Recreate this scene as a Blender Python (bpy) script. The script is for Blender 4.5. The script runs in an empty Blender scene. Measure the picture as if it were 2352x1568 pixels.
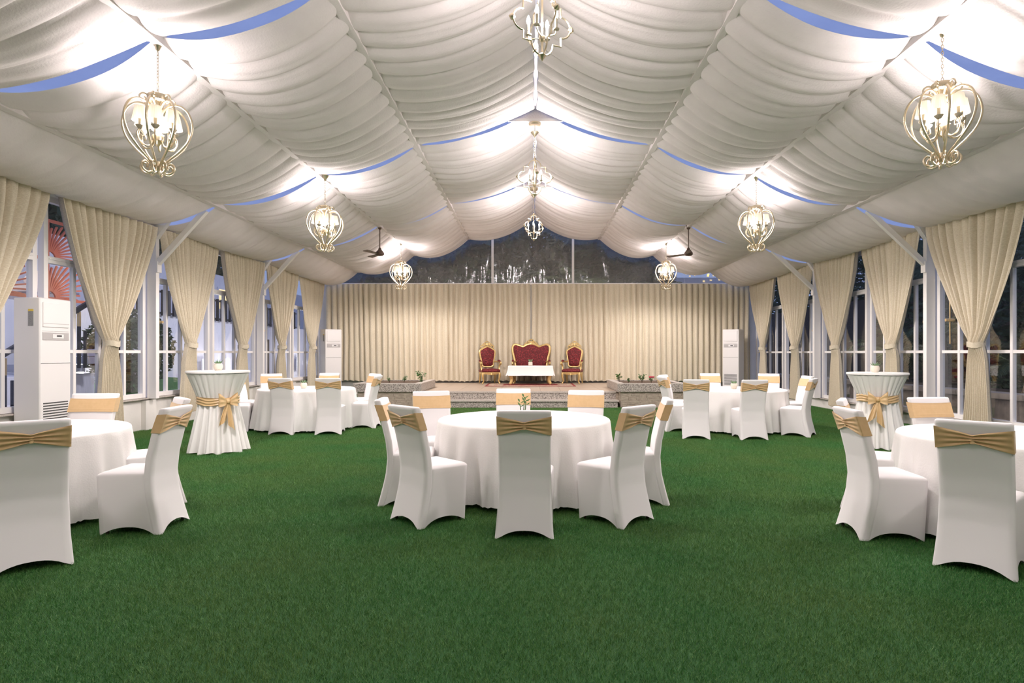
import bpy, math, random
from math import sin, cos, pi, sqrt, radians
from mathutils import Vector, Matrix, noise
random.seed(7)
SC = bpy.context.scene
COL = SC.collection

# ------------------------------------------------------------------ camera, sky, exposure
CH = 1.42
cam_d = bpy.data.cameras.new('camera')
cam = bpy.data.objects.new('camera', cam_d); COL.objects.link(cam)
cam.location = (0, 0, CH); cam.rotation_euler = (pi/2, 0, 0)
cam_d.sensor_width = 36; cam_d.lens = 1400/2352*36
cam_d.shift_x = -46/2352; cam_d.shift_y = 26/2352
cam_d.clip_start = .05; cam_d.clip_end = 300
SC.camera = cam
w = bpy.data.worlds.new('dusk_sky'); SC.world = w; w.use_nodes = True
nt = w.node_tree; bg = nt.nodes['Background']
tc = nt.nodes.new('ShaderNodeTexCoord'); sp = nt.nodes.new('ShaderNodeSeparateXYZ'); rp = nt.nodes.new('ShaderNodeValToRGB')
nt.links.new(tc.outputs['Generated'], sp.inputs[0]); nt.links.new(sp.outputs['Z'], rp.inputs[0])
rp.color_ramp.elements[0].color = (.17, .215, .37, 1); rp.color_ramp.elements[0].position = 0
rp.color_ramp.elements[1].color = (.16, .205, .38, 1); rp.color_ramp.elements[1].position = 1
nt.links.new(rp.outputs[0], bg.inputs[0]); bg.inputs[1].default_value = 1.5
SC.view_settings.view_transform = 'Standard'; SC.view_settings.look = 'None'
SC.view_settings.exposure = 0.36; SC.view_settings.gamma = 1; SC.view_settings.use_curve_mapping = False
SC.cycles.max_bounces = 10; SC.cycles.diffuse_bounces = 4; SC.cycles.transparent_max_bounces = 16
SC.cycles.sample_clamp_indirect = 4; SC.cycles.caustics_reflective = False; SC.cycles.caustics_refractive = False
LANTERN_W, QUATRE_W = 125, 88      # all-round glow of one lamp cluster
LANTERN_UP, QUATRE_UP = 13, 12  # added upward spot above each chandelier, lifts the ceiling
LANTERN_DOWN, QUATRE_DOWN = 230, 195  # added downward spot under each chandelier, lifts the floor
LAMP_COL = (1, .905, .90)

AX = .06                      # tent axis
TR = [-3.5, 1.5, 6.35, 11.25, 15.7, 20.3]   # trusses
PX = [0.03, 2.18, 3.97, 5.83, 7.12]
YB = 20.6                     # back wall
def roof(x): return 5.92 - .3*abs(x)

# ------------------------------------------------------------------ materials
def mat(name, col, rough=.6, metal=0, col2=None, scale=8, vec=(1,1,1), bump=0, bscale=None, spec=.5, transl=0, emit=0, ecol=None, sheen=0, detail=4, contrast=(.35,.65), btype='noise', coord='Object'):
    m = bpy.data.materials.new(name); m.use_nodes = True
    n = m.node_tree.nodes; l = m.node_tree.links
    b = n['Principled BSDF']
    b.inputs['Base Color'].default_value = (*col, 1); b.inputs['Roughness'].default_value = rough
    b.inputs['Metallic'].default_value = metal; b.inputs['Specular IOR Level'].default_value = spec
    if sheen: b.inputs['Sheen Weight'].default_value = sheen
    t = None
    if col2 or bump:
        t = n.new('ShaderNodeTexCoord'); mp = n.new('ShaderNodeMapping'); mp.inputs['Scale'].default_value = vec
        l.new(t.outputs[coord], mp.inputs[0])
    if col2:
        z = n.new('ShaderNodeTexNoise'); z.inputs['Scale'].default_value = scale; z.inputs['Detail'].default_value = detail
        r = n.new('ShaderNodeValToRGB'); r.color_ramp.elements[0].position = contrast[0]; r.color_ramp.elements[1].position = contrast[1]
        r.color_ramp.elements[0].color = (*col, 1); r.color_ramp.elements[1].color = (*col2, 1)
        l.new(mp.outputs[0], z.inputs['Vector']); l.new(z.outputs['Fac'], r.inputs[0]); l.new(r.outputs[0], b.inputs['Base Color'])
    if bump:
        if btype == 'voronoi':
            z2 = n.new('ShaderNodeTexVoronoi'); z2.inputs['Scale'].default_value = bscale or scale; o = z2.outputs['Distance']
        else:
            z2 = n.new('ShaderNodeTexNoise'); z2.inputs['Scale'].default_value = bscale or scale; z2.inputs['Detail'].default_value = 5; o = z2.outputs['Fac']
        bp = n.new('ShaderNodeBump'); bp.inputs['Strength'].default_value = bump; bp.inputs['Distance'].default_value = .02
        l.new(mp.outputs[0], z2.inputs['Vector']); l.new(o, bp.inputs['Height']); l.new(bp.outputs[0], b.inputs['Normal'])
    if emit:
        b.inputs['Emission Color'].default_value = (*(ecol or col), 1); b.inputs['Emission Strength'].default_value = emit
    if transl:
        tr = n.new('ShaderNodeBsdfTranslucent'); tr.inputs[0].default_value = (*(col2 or col), 1)
        mx = n.new('ShaderNodeMixShader'); mx.inputs[0].default_value = transl
        out = n['Material Output']; l.new(b.outputs[0], mx.inputs[1]); l.new(tr.outputs[0], mx.inputs[2]); l.new(mx.outputs[0], out.inputs[0])
    return m
def glass(name, tint=(1,1,1), gloss=.07, rough=.02, bump=0, bscale=6, vec=(1,1,1), haze_dust=0, gcol=(1,1,1), fres=.7):
    m = bpy.data.materials.new(name); m.use_nodes = True
    n = m.node_tree.nodes; l = m.node_tree.links; n.remove(n['Principled BSDF'])
    t = n.new('ShaderNodeBsdfTransparent'); t.inputs[0].default_value = (*tint, 1)
    g = n.new('ShaderNodeBsdfGlossy'); g.inputs['Roughness'].default_value = rough; g.inputs[0].default_value = (*gcol, 1)
    mx = n.new('ShaderNodeMixShader'); out = n['Material Output']
    f = n.new('ShaderNodeFresnel'); f.inputs[0].default_value = 1.45
    ma = n.new('ShaderNodeMath'); ma.operation = 'MULTIPLY_ADD'; ma.inputs[1].default_value = fres; ma.inputs[2].default_value = gloss
    l.new(f.outputs[0], ma.inputs[0]); l.new(ma.outputs[0], mx.inputs[0])
    if bump:
        tc = n.new('ShaderNodeTexCoord'); mp = n.new('ShaderNodeMapping'); mp.inputs['Scale'].default_value = vec
        z = n.new('ShaderNodeTexNoise'); z.inputs['Scale'].default_value = bscale; z.inputs['Detail'].default_value = 3
        z.inputs['Distortion'].default_value = .6
        bp = n.new('ShaderNodeBump'); bp.inputs['Strength'].default_value = bump; bp.inputs['Distance'].default_value = .1
        l.new(tc.outputs['Object'], mp.inputs[0]); l.new(mp.outputs[0], z.inputs['Vector']); l.new(z.outputs['Fac'], bp.inputs['Height'])
        l.new(bp.outputs[0], g.inputs['Normal']); l.new(bp.outputs[0], f.inputs['Normal'])
    l.new(t.outputs[0], mx.inputs[1]); l.new(g.outputs[0], mx.inputs[2])
    last = mx
    if haze_dust:  # diffuse layer: film dust, with warm reflected haze put in
        d = n.new('ShaderNodeBsdfDiffuse'); d.inputs[0].default_value = (.6,.58,.55,1)
        m2 = n.new('ShaderNodeMixShader'); m2.inputs[0].default_value = haze_dust
        l.new(mx.outputs[0], m2.inputs[1]); l.new(d.outputs[0], m2.inputs[2]); last = m2
    l.new(last.outputs[0], out.inputs[0])
    return m
def granite(name):
    m = bpy.data.materials.new(name); m.use_nodes = True
    n = m.node_tree.nodes; l = m.node_tree.links; b = n['Principled BSDF']
    t = n.new('ShaderNodeTexCoord'); v = n.new('ShaderNodeTexVoronoi'); v.inputs['Scale'].default_value = 90
    r = n.new('ShaderNodeValToRGB'); sx = n.new('ShaderNodeSeparateColor')
    e = r.color_ramp.elements; e[0].color = (.10,.085,.075,1); e[0].position = .12; e[1].color = (.62,.57,.51,1); e[1].position = .8
    k = r.color_ramp.elements.new(.42); k.color = (.36,.31,.27,1)
    l.new(t.outputs['Object'], v.inputs['Vector']); l.new(v.outputs['Color'], sx.inputs[0]); l.new(sx.outputs[0], r.inputs[0])
    l.new(r.outputs[0], b.inputs['Base Color']); b.inputs['Roughness'].default_value = .4
    return m

M = {}
M['drape'] = mat('tent_drape_fabric', (.86,.80,.79), .85, col2=(.82,.76,.75), scale=3, bump=.22, bscale=45, vec=(1,1,1), spec=.15)
M['membrane'] = mat('roof_membrane', (.30,.38,.62), .7, transl=.75, col2=(.86,.90,1.0), scale=2)
M['white_metal'] = mat('white_aluminium', (.88,.85,.82), .35, spec=.4)
M['white_wall'] = mat('white_painted_wall', (.80,.77,.72), .7, col2=(.76,.73,.68), scale=4, bump=.08, bscale=30)
M['curtain'] = mat('beige_jacquard', (.71,.64,.50), .7, col2=(.58,.505,.365), scale=5, vec=(7,7,34), bump=.12, bscale=9, spec=.25, transl=.0, sheen=.2)
M['cover'] = mat('white_spandex', (.86,.83,.83), .75, spec=.2)
M['cloth'] = mat('white_damask', (.86,.845,.825), .75, spec=.25, bump=.14, bscale=80, vec=(1,1,1))
M['plaincloth'] = mat('white_cloth', (.86,.845,.815), .75, spec=.2, bump=.06, bscale=60)
M['sash'] = mat('gold_spandex', (.66,.45,.235), .5, spec=.35, sheen=.2, col2=(.63,.425,.215), scale=30)
M['satin'] = mat('gold_satin', (.62,.42,.20), .35, spec=.55, col2=(.68,.48,.25), scale=6)
M['champagne'] = mat('champagne_metal', (.74,.64,.47), .30, metal=1)
M['dark_chain'] = mat('aged_chain_metal', (.40,.34,.25), .35, metal=1)
M['shade'] = mat('pleated_lamp_shade', (.40,.35,.28), .8, transl=.2, emit=.6, ecol=(1,.88,.70))
M['bulb'] = mat('glowing_bulb', (1,1,1), .5, emit=14, ecol=(1,.92,.8))
M['candle'] = mat('ivory_candle_tube', (.62,.55,.42), .5)
M['gold'] = mat('gilded_wood', (.78,.58,.26), .38, metal=.55, col2=(.66,.46,.18), scale=14, bump=.15, bscale=30)
M['velvet'] = mat('red_damask_velvet', (.105,.004,.006), .7, col2=(.27,.022,.026), scale=26, contrast=(.5,.62), sheen=.05, bump=.2, bscale=26)
M['granite'] = granite('speckled_granite')
M['nosing'] = mat('granite_edge', (.60,.55,.49), .45, col2=(.42,.37,.33), scale=60)
M['deck'] = mat('beige_deck_tile', (.50,.405,.31), .45, col2=(.43,.345,.265), scale=3, vec=(1.5,18,1), spec=.3)
M['stone'] = mat('split_stone', (.50,.43,.34), .85, col2=(.36,.30,.235), scale=5, vec=(2,2,6), bump=.4, bscale=14)
M['soil'] = mat('planter_soil', (.13,.085,.05), .95, col2=(.07,.045,.03), scale=20, bump=.8, bscale=30)
M['leaf'] = mat('green_leaf', (.05,.14,.035), .5, col2=(.09,.20,.05), scale=3, transl=.2)
M['succulent'] = mat('succulent_green', (.16,.27,.13), .5)
M['darkleaf'] = mat('dark_foliage', (.035,.065,.03), .6, col2=(.06,.095,.035), scale=2, transl=.15)
M['palmleaf'] = mat('palm_leaf', (.07,.115,.06), .5, col2=(.11,.15,.07), scale=2, transl=.2)
M['bark'] = mat('bark', (.13,.09,.06), .9, col2=(.07,.05,.035), scale=12, bump=.5)
M['pot'] = mat('cream_ceramic_pot', (.74,.66,.55), .5)
M['acwhite'] = mat('white_plastic', (.80,.775,.755), .4, spec=.4)
M['acgrey'] = mat('grey_plastic', (.45,.43,.42), .4)
M['acdark'] = mat('dark_recess', (.05,.05,.05), .6)
M['yellow'] = mat('yellow_sticker', (.75,.55,.1), .6)
M['sticker'] = mat('grey_sticker', (.35,.34,.33), .6, col2=(.22,.22,.22), scale=40, vec=(1,1,6))
M['brass'] = mat('brass', (.62,.47,.25), .35, metal=.8)
M['fanbrown'] = mat('brown_enamel', (.11,.065,.045), .4)
M['flower'] = mat('red_petal', (.5,.03,.06), .6)
M['glass'] = glass('window_glass', (.95,.96,.97), .006, fres=.2)
M['film'] = glass('clear_gable_film', (.84,.82,.78), .07, rough=.10, bump=.55, bscale=1.7, vec=(2.8,1,.42), haze_dust=.125)
def turf_mat():
    m = bpy.data.materials.new('turf_blade'); m.use_nodes = True; n = m.node_tree.nodes; l = m.node_tree.links; b = n['Principled BSDF']
    g = n.new('ShaderNodeNewGeometry'); z1 = n.new('ShaderNodeTexNoise'); z2 = n.new('ShaderNodeTexNoise'); z1.inputs['Scale'].default_value = .9; z1.inputs['Detail'].default_value = 3; z2.inputs['Scale'].default_value = 130; z2.inputs['Detail'].default_value = 1
    r1 = n.new('ShaderNodeValToRGB'); e = r1.color_ramp.elements; e[0].position = .36; e[1].position = .66; e[0].color = (.030,.170,.030,1); e[1].color = (.080,.175,.030,1)
    r2 = n.new('ShaderNodeValToRGB'); e = r2.color_ramp.elements; e[0].position = .5; e[1].position = .74; e[0].color = (0,0,0,1); e[1].color = (1,1,1,1)
    mx = n.new('ShaderNodeMix'); mx.data_type = 'RGBA'; mx.inputs[7].default_value = (.23,.36,.12,1)
    for z in (z1, z2): l.new(g.outputs['Position'], z.inputs['Vector'])
    l.new(z1.outputs['Fac'], r1.inputs[0]); l.new(z2.outputs['Fac'], r2.inputs[0]); l.new(r2.outputs[0], mx.inputs[0]); l.new(r1.outputs[0], mx.inputs[6]); l.new(mx.outputs[2], b.inputs['Base Color'])
    b.inputs['Roughness'].default_value = .5; b.inputs['Specular IOR Level'].default_value = .3
    return m
M['turf'] = turf_mat()
M['turfbase'] = mat('turf_backing', (.014,.080,.016), .95, col2=(.024,.10,.02), scale=60)
M['extwall'] = mat('white_render', (.72,.72,.78), .8, col2=(.66,.66,.73), scale=1.5)
M['blackmetal'] = mat('black_metal', (.015,.015,.018), .45)
M['ground'] = mat('outdoor_paving', (.30,.29,.29), .9, col2=(.24,.23,.23), scale=3)
M['lawn'] = mat('garden_lawn', (.05,.16,.03), .9, col2=(.03,.10,.02), scale=18, bump=1, bscale=40)
M['redlattice'] = mat('red_lattice', (.42,.10,.045), .6)  # even red base colour for the lattice
M['lampface'] = mat('lit_lamp_face', (1,1,1), .5, emit=2.6, ecol=(1,.96,.9))
M['litwin'] = mat('lit_window', (1,.8,.4), .5, emit=.8, ecol=(1,.75,.35))
M['darkbrick'] = mat('dark_stone_wall', (.10,.075,.06), .9, col2=(.055,.04,.035), scale=9, bump=.6, bscale=14, vec=(1,1,2))
M['gardenwall'] = mat('garden_wall_stone', (.23,.19,.15), .9, col2=(.15,.12,.10), scale=7, bump=.4, bscale=12)
M['cap'] = mat('stone_coping', (.34,.29,.24), .8)
M['door'] = mat('dark_door', (.035,.02,.016), .5)
M['rugred'] = mat('red_rug', (.33,.05,.045), .95, col2=(.22,.03,.03), scale=20)
M['rugbeige'] = mat('beige_rug_field', (.52,.42,.31), .95, col2=(.33,.12,.09), scale=13, contrast=(.5,.58))
M['step'] = mat('grey_step', (.36,.37,.42), .8)

# ------------------------------------------------------------------ mesh helpers
class MB:
    def __init__(s): s.v = []; s.f = []
    def add(s, vs, fs):
        o = len(s.v); s.v += [tuple(p) for p in vs]; s.f += [tuple(i+o for i in f) for f in fs]; return s
    def box(s, c, d, rz=0, mtx=None):
        vs = []
        for x in (-1,1):
            for y in (-1,1):
                for z in (-1,1):
                    p = Vector((x*d[0]/2, y*d[1]/2, z*d[2]/2))
                    if mtx: p = mtx @ p
                    if rz: p = Matrix.Rotation(rz, 3, 'Z') @ p
                    vs.append(p + Vector(c))
        return s.add(vs, [(0,1,3,2),(4,6,7,5),(0,4,5,1),(2,3,7,6),(0,2,6,4),(1,5,7,3)])
    def bevel_box(s, c, d, b=.01):
        hx, hy, hz = d[0]/2, d[1]/2, d[2]/2
        rings = []
        for (ins, z) in ((b,-hz),(0,-hz+b),(0,hz-b),(b,hz)):
            x, y = hx-ins, hy-ins
            k = b
            pts = [(x-k,-y),(x,-y+k),(x,y-k),(x-k,y),(-x+k,y),(-x,y-k),(-x,-y+k),(-x+k,-y)]
            rings.append([(c[0]+p[0], c[1]+p[1], c[2]+z) for p in pts])
        return s.loft(rings, cap=True)
    def beam(s, a, b, wd, hd):
        a, b = Vector(a), Vector(b); z = (b-a).normalized()
        up = Vector((0,0,1)) if abs(z.z) < .95 else Vector((0,1,0))
        x = z.cross(up).normalized(); y = x.cross(z)
        vs = [p + x*wd/2*i + y*hd/2*j for p in (a,b) for i,j in ((-1,-1),(1,-1),(1,1),(-1,1))]
        return s.add(vs, [(3,2,1,0),(4,5,6,7),(0,1,5,4),(1,2,6,5),(2,3,7,6),(3,0,4,7)])
    def loft(s, rings, cap=False, closed=True, capstart=None, capend=None):
        n = len(rings[0]); vs = [p for r in rings for p in r]; fs = []
        for i in range(len(rings)-1):
            for j in range(n if closed else n-1):
                k = (j+1) % n
                fs.append((i*n+j, i*n+k, (i+1)*n+k, (i+1)*n+j))
        cs = cap if capstart is None else capstart; ce = cap if capend is None else capend
        if cs: fs.append(tuple(range(n-1,-1,-1)))
        if ce: fs.append(tuple((len(rings)-1)*n+j for j in range(n)))
        return s.add(vs, fs)
    def tube(s, pts, r, sides=6, cap=True, squash=1):
        pts = [Vector(p) for p in pts]; n = len(pts)
        rs = r if isinstance(r, (list,tuple)) else [r]*n
        t0 = (pts[1]-pts[0]).normalized()
        nrm = t0.orthogonal().normalized(); rings = []
        for i in range(n):
            t = (pts[min(i+1,n-1)] - pts[max(i-1,0)]).normalized()
            nrm = (nrm - t*nrm.dot(t)).normalized(); bn = t.cross(nrm)
            rings.append([pts[i] + (nrm*cos(2*pi*k/sides) + bn*sin(2*pi*k/sides)*squash)*rs[i] for k in range(sides)])
        return s.loft(rings, cap=cap)
    def lathe(s, prof, n=16, c=(0,0,0), cap=False):
        return s.loft([[(c[0]+r*cos(2*pi*k/n), c[1]+r*sin(2*pi*k/n), c[2]+z) for k in range(n)] for r, z in prof], cap=cap)
    def grid(s, fn, nu, nv, closeu=False):
        vs = [fn(i/nu, j/nv) for j in range(nv+1) for i in range(nu + (0 if closeu else 1))]
        c = nu if closeu else nu+1; fs = []
        for j in range(nv):
            for i in range(nu):
                k = (i+1) % c
                fs.append((j*c+i, j*c+k, (j+1)*c+k, (j+1)*c+i))
        return s.add(vs, fs)
    def dome(s, outline, h, steps=5, y0=0, sgn=-1, th=.03, tuft=None):
        """outline in (x,z); cushion bulging along y"""
        n = len(outline); cx = sum(p[0] for p in outline)/n; cz = sum(p[1] for p in outline)/n
        rings = [[(p[0], y0, p[1]) for p in outline]]
        for i in range(steps+1):
            k = 1 - i/(steps+.4) ; hh = h*sqrt(max(0, 1-k*k))
            rr = []
            for p in outline:
                x, z = cx+(p[0]-cx)*k, cz+(p[1]-cz)*k
                d = hh + th
                if tuft: d -= tuft(x, z)*(hh/h)
                rr.append((x, y0+sgn*d, z))
            rings.append(rr)
        return s.loft(rings, cap=True)
    def mesh(s, name, smooth=40):
        me = bpy.data.meshes.new(name); me.from_pydata(s.v, [], s.f); me.update()
        if smooth is not None:
            me.shade_smooth()
            if smooth < 170: me.set_sharp_from_angle(angle=radians(smooth))
        return me
    def obj(s, name, m, parent=None, loc=None, rz=0, smooth=40):
        o = bpy.data.objects.new(name, s.mesh(name, smooth))
        if m: o.data.materials.append(M[m] if isinstance(m, str) else m)
        COL.objects.link(o)
        if parent: o.parent = parent
        if loc: o.location = loc
        if rz: o.rotation_euler = (0,0,rz)
        return o
def link(name, me, parent=None, loc=(0,0,0), rz=0):
    o = bpy.data.objects.new(name, me); COL.objects.link(o); o.parent = parent; o.location = loc; o.rotation_euler = (0,0,rz); return o
def tag(o, label=None, cat=None, group=None, kind=None):
    if label: o['label'] = label
    if cat: o['category'] = cat
    if group: o['group'] = group
    if kind: o['kind'] = kind
    return o
def empty(name, loc=(0,0,0), rz=0, label=None, cat=None, group=None, kind=None):
    o = bpy.data.objects.new(name, None); COL.objects.link(o); o.location = loc; o.rotation_euler = (0,0,rz); o.empty_display_size = .1
    return tag(o, label, cat, group, kind)
def copy_tree(o, parent=None):
    c = o.copy(); COL.objects.link(c); c.parent = parent
    for ch in list(o.children): copy_tree(ch, c)
    return c
def cr(pts, n=6, closed=False):
    """Catmull-Rom through pts"""
    P = [Vector(p) for p in pts]; out = []; N = len(P)
    segs = N if closed else N-1
    for i in range(segs):
        p0 = P[(i-1) % N] if closed or i > 0 else P[0]*2-P[1]
        p1 = P[i]; p2 = P[(i+1) % N]
        p3 = P[(i+2) % N] if closed or i+2 < N else P[-1]*2-P[-2]
        for k in range(n):
            t = k/n
            out.append(.5*((2*p1)+(-p0+p2)*t+(2*p0-5*p1+4*p2-p3)*t*t+(-p0+3*p1-3*p2+p3)*t**3))
    if not closed: out.append(P[-1])
    return out
def rrect(hx, hy, r, n=4, cx=0, cy=0):
    out = []
    for (sx, sy, a0) in ((1,1,0),(-1,1,90),(-1,-1,180),(1,-1,270)):
        for k in range(n+1):
            a = radians(a0+90*k/n); out.append((cx+sx*(hx-r)+r*cos(a), cy+sy*(hy-r)+r*sin(a)))
    return out
def nz(*p): return noise.noise(Vector(p))

# ------------------------------------------------------------------ SETTING: ground, floor, turf
g = MB().box((0,20,-.08), (90,110,.1)).obj('ground', 'ground'); tag(g, kind='structure')
f = MB().box((AX+.1, 8.5, -.012), (14.8, 25, .024)).obj('floor', 'turfbase'); tag(f, kind='structure')
def turf():
    rnd = random.Random(3); pb = MB(); S = .5
    for i in range(5600):
        x, y = rnd.uniform(-S/2,S/2), rnd.uniform(-S/2,S/2); a = rnd.uniform(0,2*pi); h = rnd.uniform(.014,.030); wd = rnd.uniform(.0006,.0012)
        lx, ly = rnd.gauss(0,.014), rnd.gauss(0,.014)
        dx, dy = cos(a)*wd, sin(a)*wd
        pb.add([(x-dx,y-dy,0),(x+dx,y+dy,0),(x+dx*.6+lx*.5,y+dy*.6+ly*.5,h*.65),(x-dx*.6+lx*.5,y-dy*.6+ly*.5,h*.65),(x+lx,y+ly,h)], [(0,1,2,3),(3,2,4)])
    me = pb.mesh('turf_patch', 180); me.materials.append(M['turf'])
    patch = bpy.data.objects.new('turf_patch', me)
    pts = []
    for i in range(30):
        for j in range(38):
            x, y = AX-7.0+i*.5, 1.75+j*.5
            if y > YB-.2: continue
            if -4.45 < x < 3.9 and y > 15.75: continue
            pts.append((x, y, 0))
    pm = bpy.data.meshes.new('artificial_turf'); pm.from_pydata(pts, [], []); 
    o = bpy.data.objects.new('artificial_turf', pm); COL.objects.link(o)
    ng = bpy.data.node_groups.new('turf_scatter', 'GeometryNodeTree')
    ng.interface.new_socket('Geometry', in_out='INPUT', socket_type='NodeSocketGeometry')
    ng.interface.new_socket('Geometry', in_out='OUTPUT', socket_type='NodeSocketGeometry')
    gi = ng.nodes.new('NodeGroupInput'); go = ng.nodes.new('NodeGroupOutput')
    m2p = ng.nodes.new('GeometryNodeMeshToPoints'); iop = ng.nodes.new('GeometryNodeInstanceOnPoints')
    oi = ng.nodes.new('GeometryNodeObjectInfo'); oi.inputs['Object'].default_value = patch; oi.inputs['As Instance'].default_value = True
    rv = ng.nodes.new('FunctionNodeRandomValue'); rv.data_type = 'INT'
    mx = ng.nodes.new('ShaderNodeMath'); mx.operation = 'MULTIPLY'; mx.inputs[1].default_value = pi/2
    cb = ng.nodes.new('ShaderNodeCombineXYZ')
    rv.inputs[4].default_value = 0; rv.inputs[5].default_value = 3
    L = ng.links.new
    L(gi.outputs[0], m2p.inputs['Mesh']); L(m2p.outputs[0], iop.inputs['Points']); L(oi.outputs['Geometry'], iop.inputs['Instance'])
    L(rv.outputs[2], mx.inputs[0]); L(mx.outputs[0], cb.inputs['Z']); L(cb.outputs[0], iop.inputs['Rotation'])
    L(iop.outputs[0], go.inputs[0])
    md = o.modifiers.new('scatter', 'NODES'); md.node_group = ng
    tag(o, 'short green artificial grass covering the whole tent floor', 'grass', kind='stuff')
turf()

# ------------------------------------------------------------------ ceiling
ceil = empty('ceiling', (0,0,0), kind='structure')
def drape(side, j, y0, y1, seed):
    x0, x1 = PX[j], (7.32 if side > 0 and j == 3 else PX[j+1]); L = y1-y0
    rnd = random.Random(seed); ph = rnd.uniform(0,6); gap = .092
    st, sm = [(.13,.25),(.17,.27),(.18,.28),(.12,.24)][j]
    n_f = max(7, round(L/.41)); amp = [.085,.088,.085,.030][j]
    nu, nv = 20, 16*n_f if j < 3 else 10*n_f
    def fn(u, v):
        bow = 4*u*(1-u); vv = v
        vw = vv + (.012*sin(2*pi*vv*2+ph) + .010*nz(vv*5, u*1.2, seed))
        q = vw*n_f
        # irregular folds: sharp creases up, round bellies down
        a = abs(sin(pi*q)); wv = a**.6
        a2 = abs(sin(pi*(q*2.0+.3*sin(q*1.7+ph)+u*.6)))
        e = (.55+.45*bow)*(1+.45*nz(int(q)*3.1, seed, .5))
        s = st+(sm-st)*sin(pi*vv)**.9; ed = .15+.85*min(1, 5*sin(pi*vv))
        if y1 > 20.35 and vv > .5: s, ed = sm+.02, 1      # loose hem above the gable
        gp = .004+gap*(1-abs(2*u-1)**2.5)
        y = y0+gp + (L-2*gp)*vv
        x = x0+(x1-x0)*u
        z = roof(x) - s*bow - amp*e*wv*ed - .017*ed*bow*a2*(1 if j < 3 else .4) - .012*bow*nz(x*1.5, y*2.5, seed)
        z -= .05*(1-bow)*abs(sin(pi*q))**.7*(.6 if j < 3 else .2)
        x += .02*(1-bow)*sin(pi*q)*(1 if u < .5 else -1)*.6
        return (AX+side*x, y, z)
    return MB().grid(fn, nu, nv).obj('drape_panel', 'drape', ceil, smooth=180)
sd = 0
for side in (-1, 1):
    for b in range(len(TR)-1):
        for j in range(4):
            sd += 1; drape(side, j, TR[b], TR[b+1] + (.0 if b < 4 else .1), sd)
# outer translucent membrane
mb = MB()
mb.add([(AX-7.5,-3.8,roof(7.5)+.16),(AX,-3.8,6.08),(AX+7.5,-3.8,roof(7.5)+.16),(AX-7.5,21.0,roof(7.5)+.16),(AX,21.0,6.08),(AX+7.5,21.0,roof(7.5)+.16)], [(0,1,4,3),(1,2,5,4)])
mb.obj('roof_membrane', 'membrane', ceil, smooth=None)
MB().box((AX, 8.4, 5.935), (.085, 24, .03)).obj('ridge_beam', 'white_metal', ceil, smooth=None)
for s in (-1,1):
    for j in (1,2,3): MB().box((AX+s*PX[j], 8.4, roof(PX[j])-.045), (.10, 23.8, .085)).obj('purlin', 'drape', ceil, smooth=None)
# ridge gussets and purlin brackets
for y in TR[2:5]:
    gs = MB()
    a = .30; wv = .50
    z0, z1 = 5.92-.16-.03, 5.92-.02
    hw = .50
    gs.beam((AX-hw, y, z0-.02), (AX+hw, y, z0-.02), .05, .05)
    gs.beam((AX-hw+.02, y, z0-.01), (AX, y, z0+.26), .012, .02); gs.beam((AX+hw-.02, y, z0-.01), (AX, y, z0+.26), .012, .02)
    gg = gs.obj('ridge_gusset', 'white_metal', ceil, smooth=None)
    tag(MB().add([(AX-hw+.05,y+.012,z0),(AX+hw-.05,y+.012,z0),(AX,y+.012,z0+.24),(AX-hw+.05,y+.02,z0),(AX+hw-.05,y+.02,z0),(AX,y+.02,z0+.24)],
        [(0,1,2),(5,4,3),(0,3,4,1),(1,4,5,2),(2,5,3,0)]).obj('gusset_plate', 'drape', gg, smooth=None))
    for s in (-1,1):
        for j in (1,2,3):
            x = PX[j]; zz = roof(x)-.015; b = MB(); sl = -.3
            def P(dx, dy, dz=0): return (AX+s*(x+dx), y+dy, zz+sl*dx+dz)
            b.add([P(-.17,-.05),P(.17,-.05),P(.0,.12),P(-.17,-.05,-.012),P(.17,-.05,-.012),P(.0,.12,-.012)], [(0,1,2),(5,4,3),(0,3,4,1),(1,4,5,2),(2,5,3,0)])
            br = b.obj('purlin_bracket', 'white_metal', ceil, smooth=None)
            MB().beam(P(-.18,-.06,-.014), P(.18,-.06,-.014), .012, .012).obj('bracket_rod', 'blackmetal', br, smooth=None)
    
# ------------------------------------------------------------------ side walls, posts, windows
XS = {-1: 7.2, 1: 7.42}
for s, nm, hs in ((-1,'left',.57), (1,'right',.24)):
    b = MB()
    b.box((AX+s*(XS[s]+.08), 8.5, hs/2), (.2, 25, hs))
    o = b.obj('wall_'+nm, 'white_wall', smooth=None); tag(o, kind='structure')
    if s < 0:
        for y in TR[2:5]+[8.8, 13.5, 18.0]:
            MB().box((AX+s*(XS[s]-.05), y, hs/2-.01), (.12, .30, hs-.02)).obj('pier', 'white_wall', o, smooth=None)
    # coping of granite
    MB().box((AX+s*(XS[s]+.03), 8.5, hs+.012), (.26 if s < 0 else .24, 24.9, .024)).obj('sill_slab', 'nosing', o, smooth=None)
    # plain panel beside and behind the camera
    MB().box((AX+s*(XS[s]+.10), 1.3, (hs+3.8)/2), (.1, 10.0, 3.7-hs)).obj('wall_panel', 'white_wall', o, smooth=None)
o = MB().box((AX, -3.9, 1.9), (14.6, .1, 3.8)).obj('wall_front', 'white_wall', smooth=None); tag(o, kind='structure')
MB().add([(AX-7.3,-3.85,3.75),(AX+7.3,-3.85,3.75),(AX,-3.85,5.95),(AX-7.3,-3.95,3.75),(AX+7.3,-3.95,3.75),(AX,-3.95,5.95)],[(0,1,2),(5,4,3),(0,3,4,1),(1,4,5,2),(2,5,3,0)]).obj('front_gable', 'white_wall', o, smooth=None)

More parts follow.
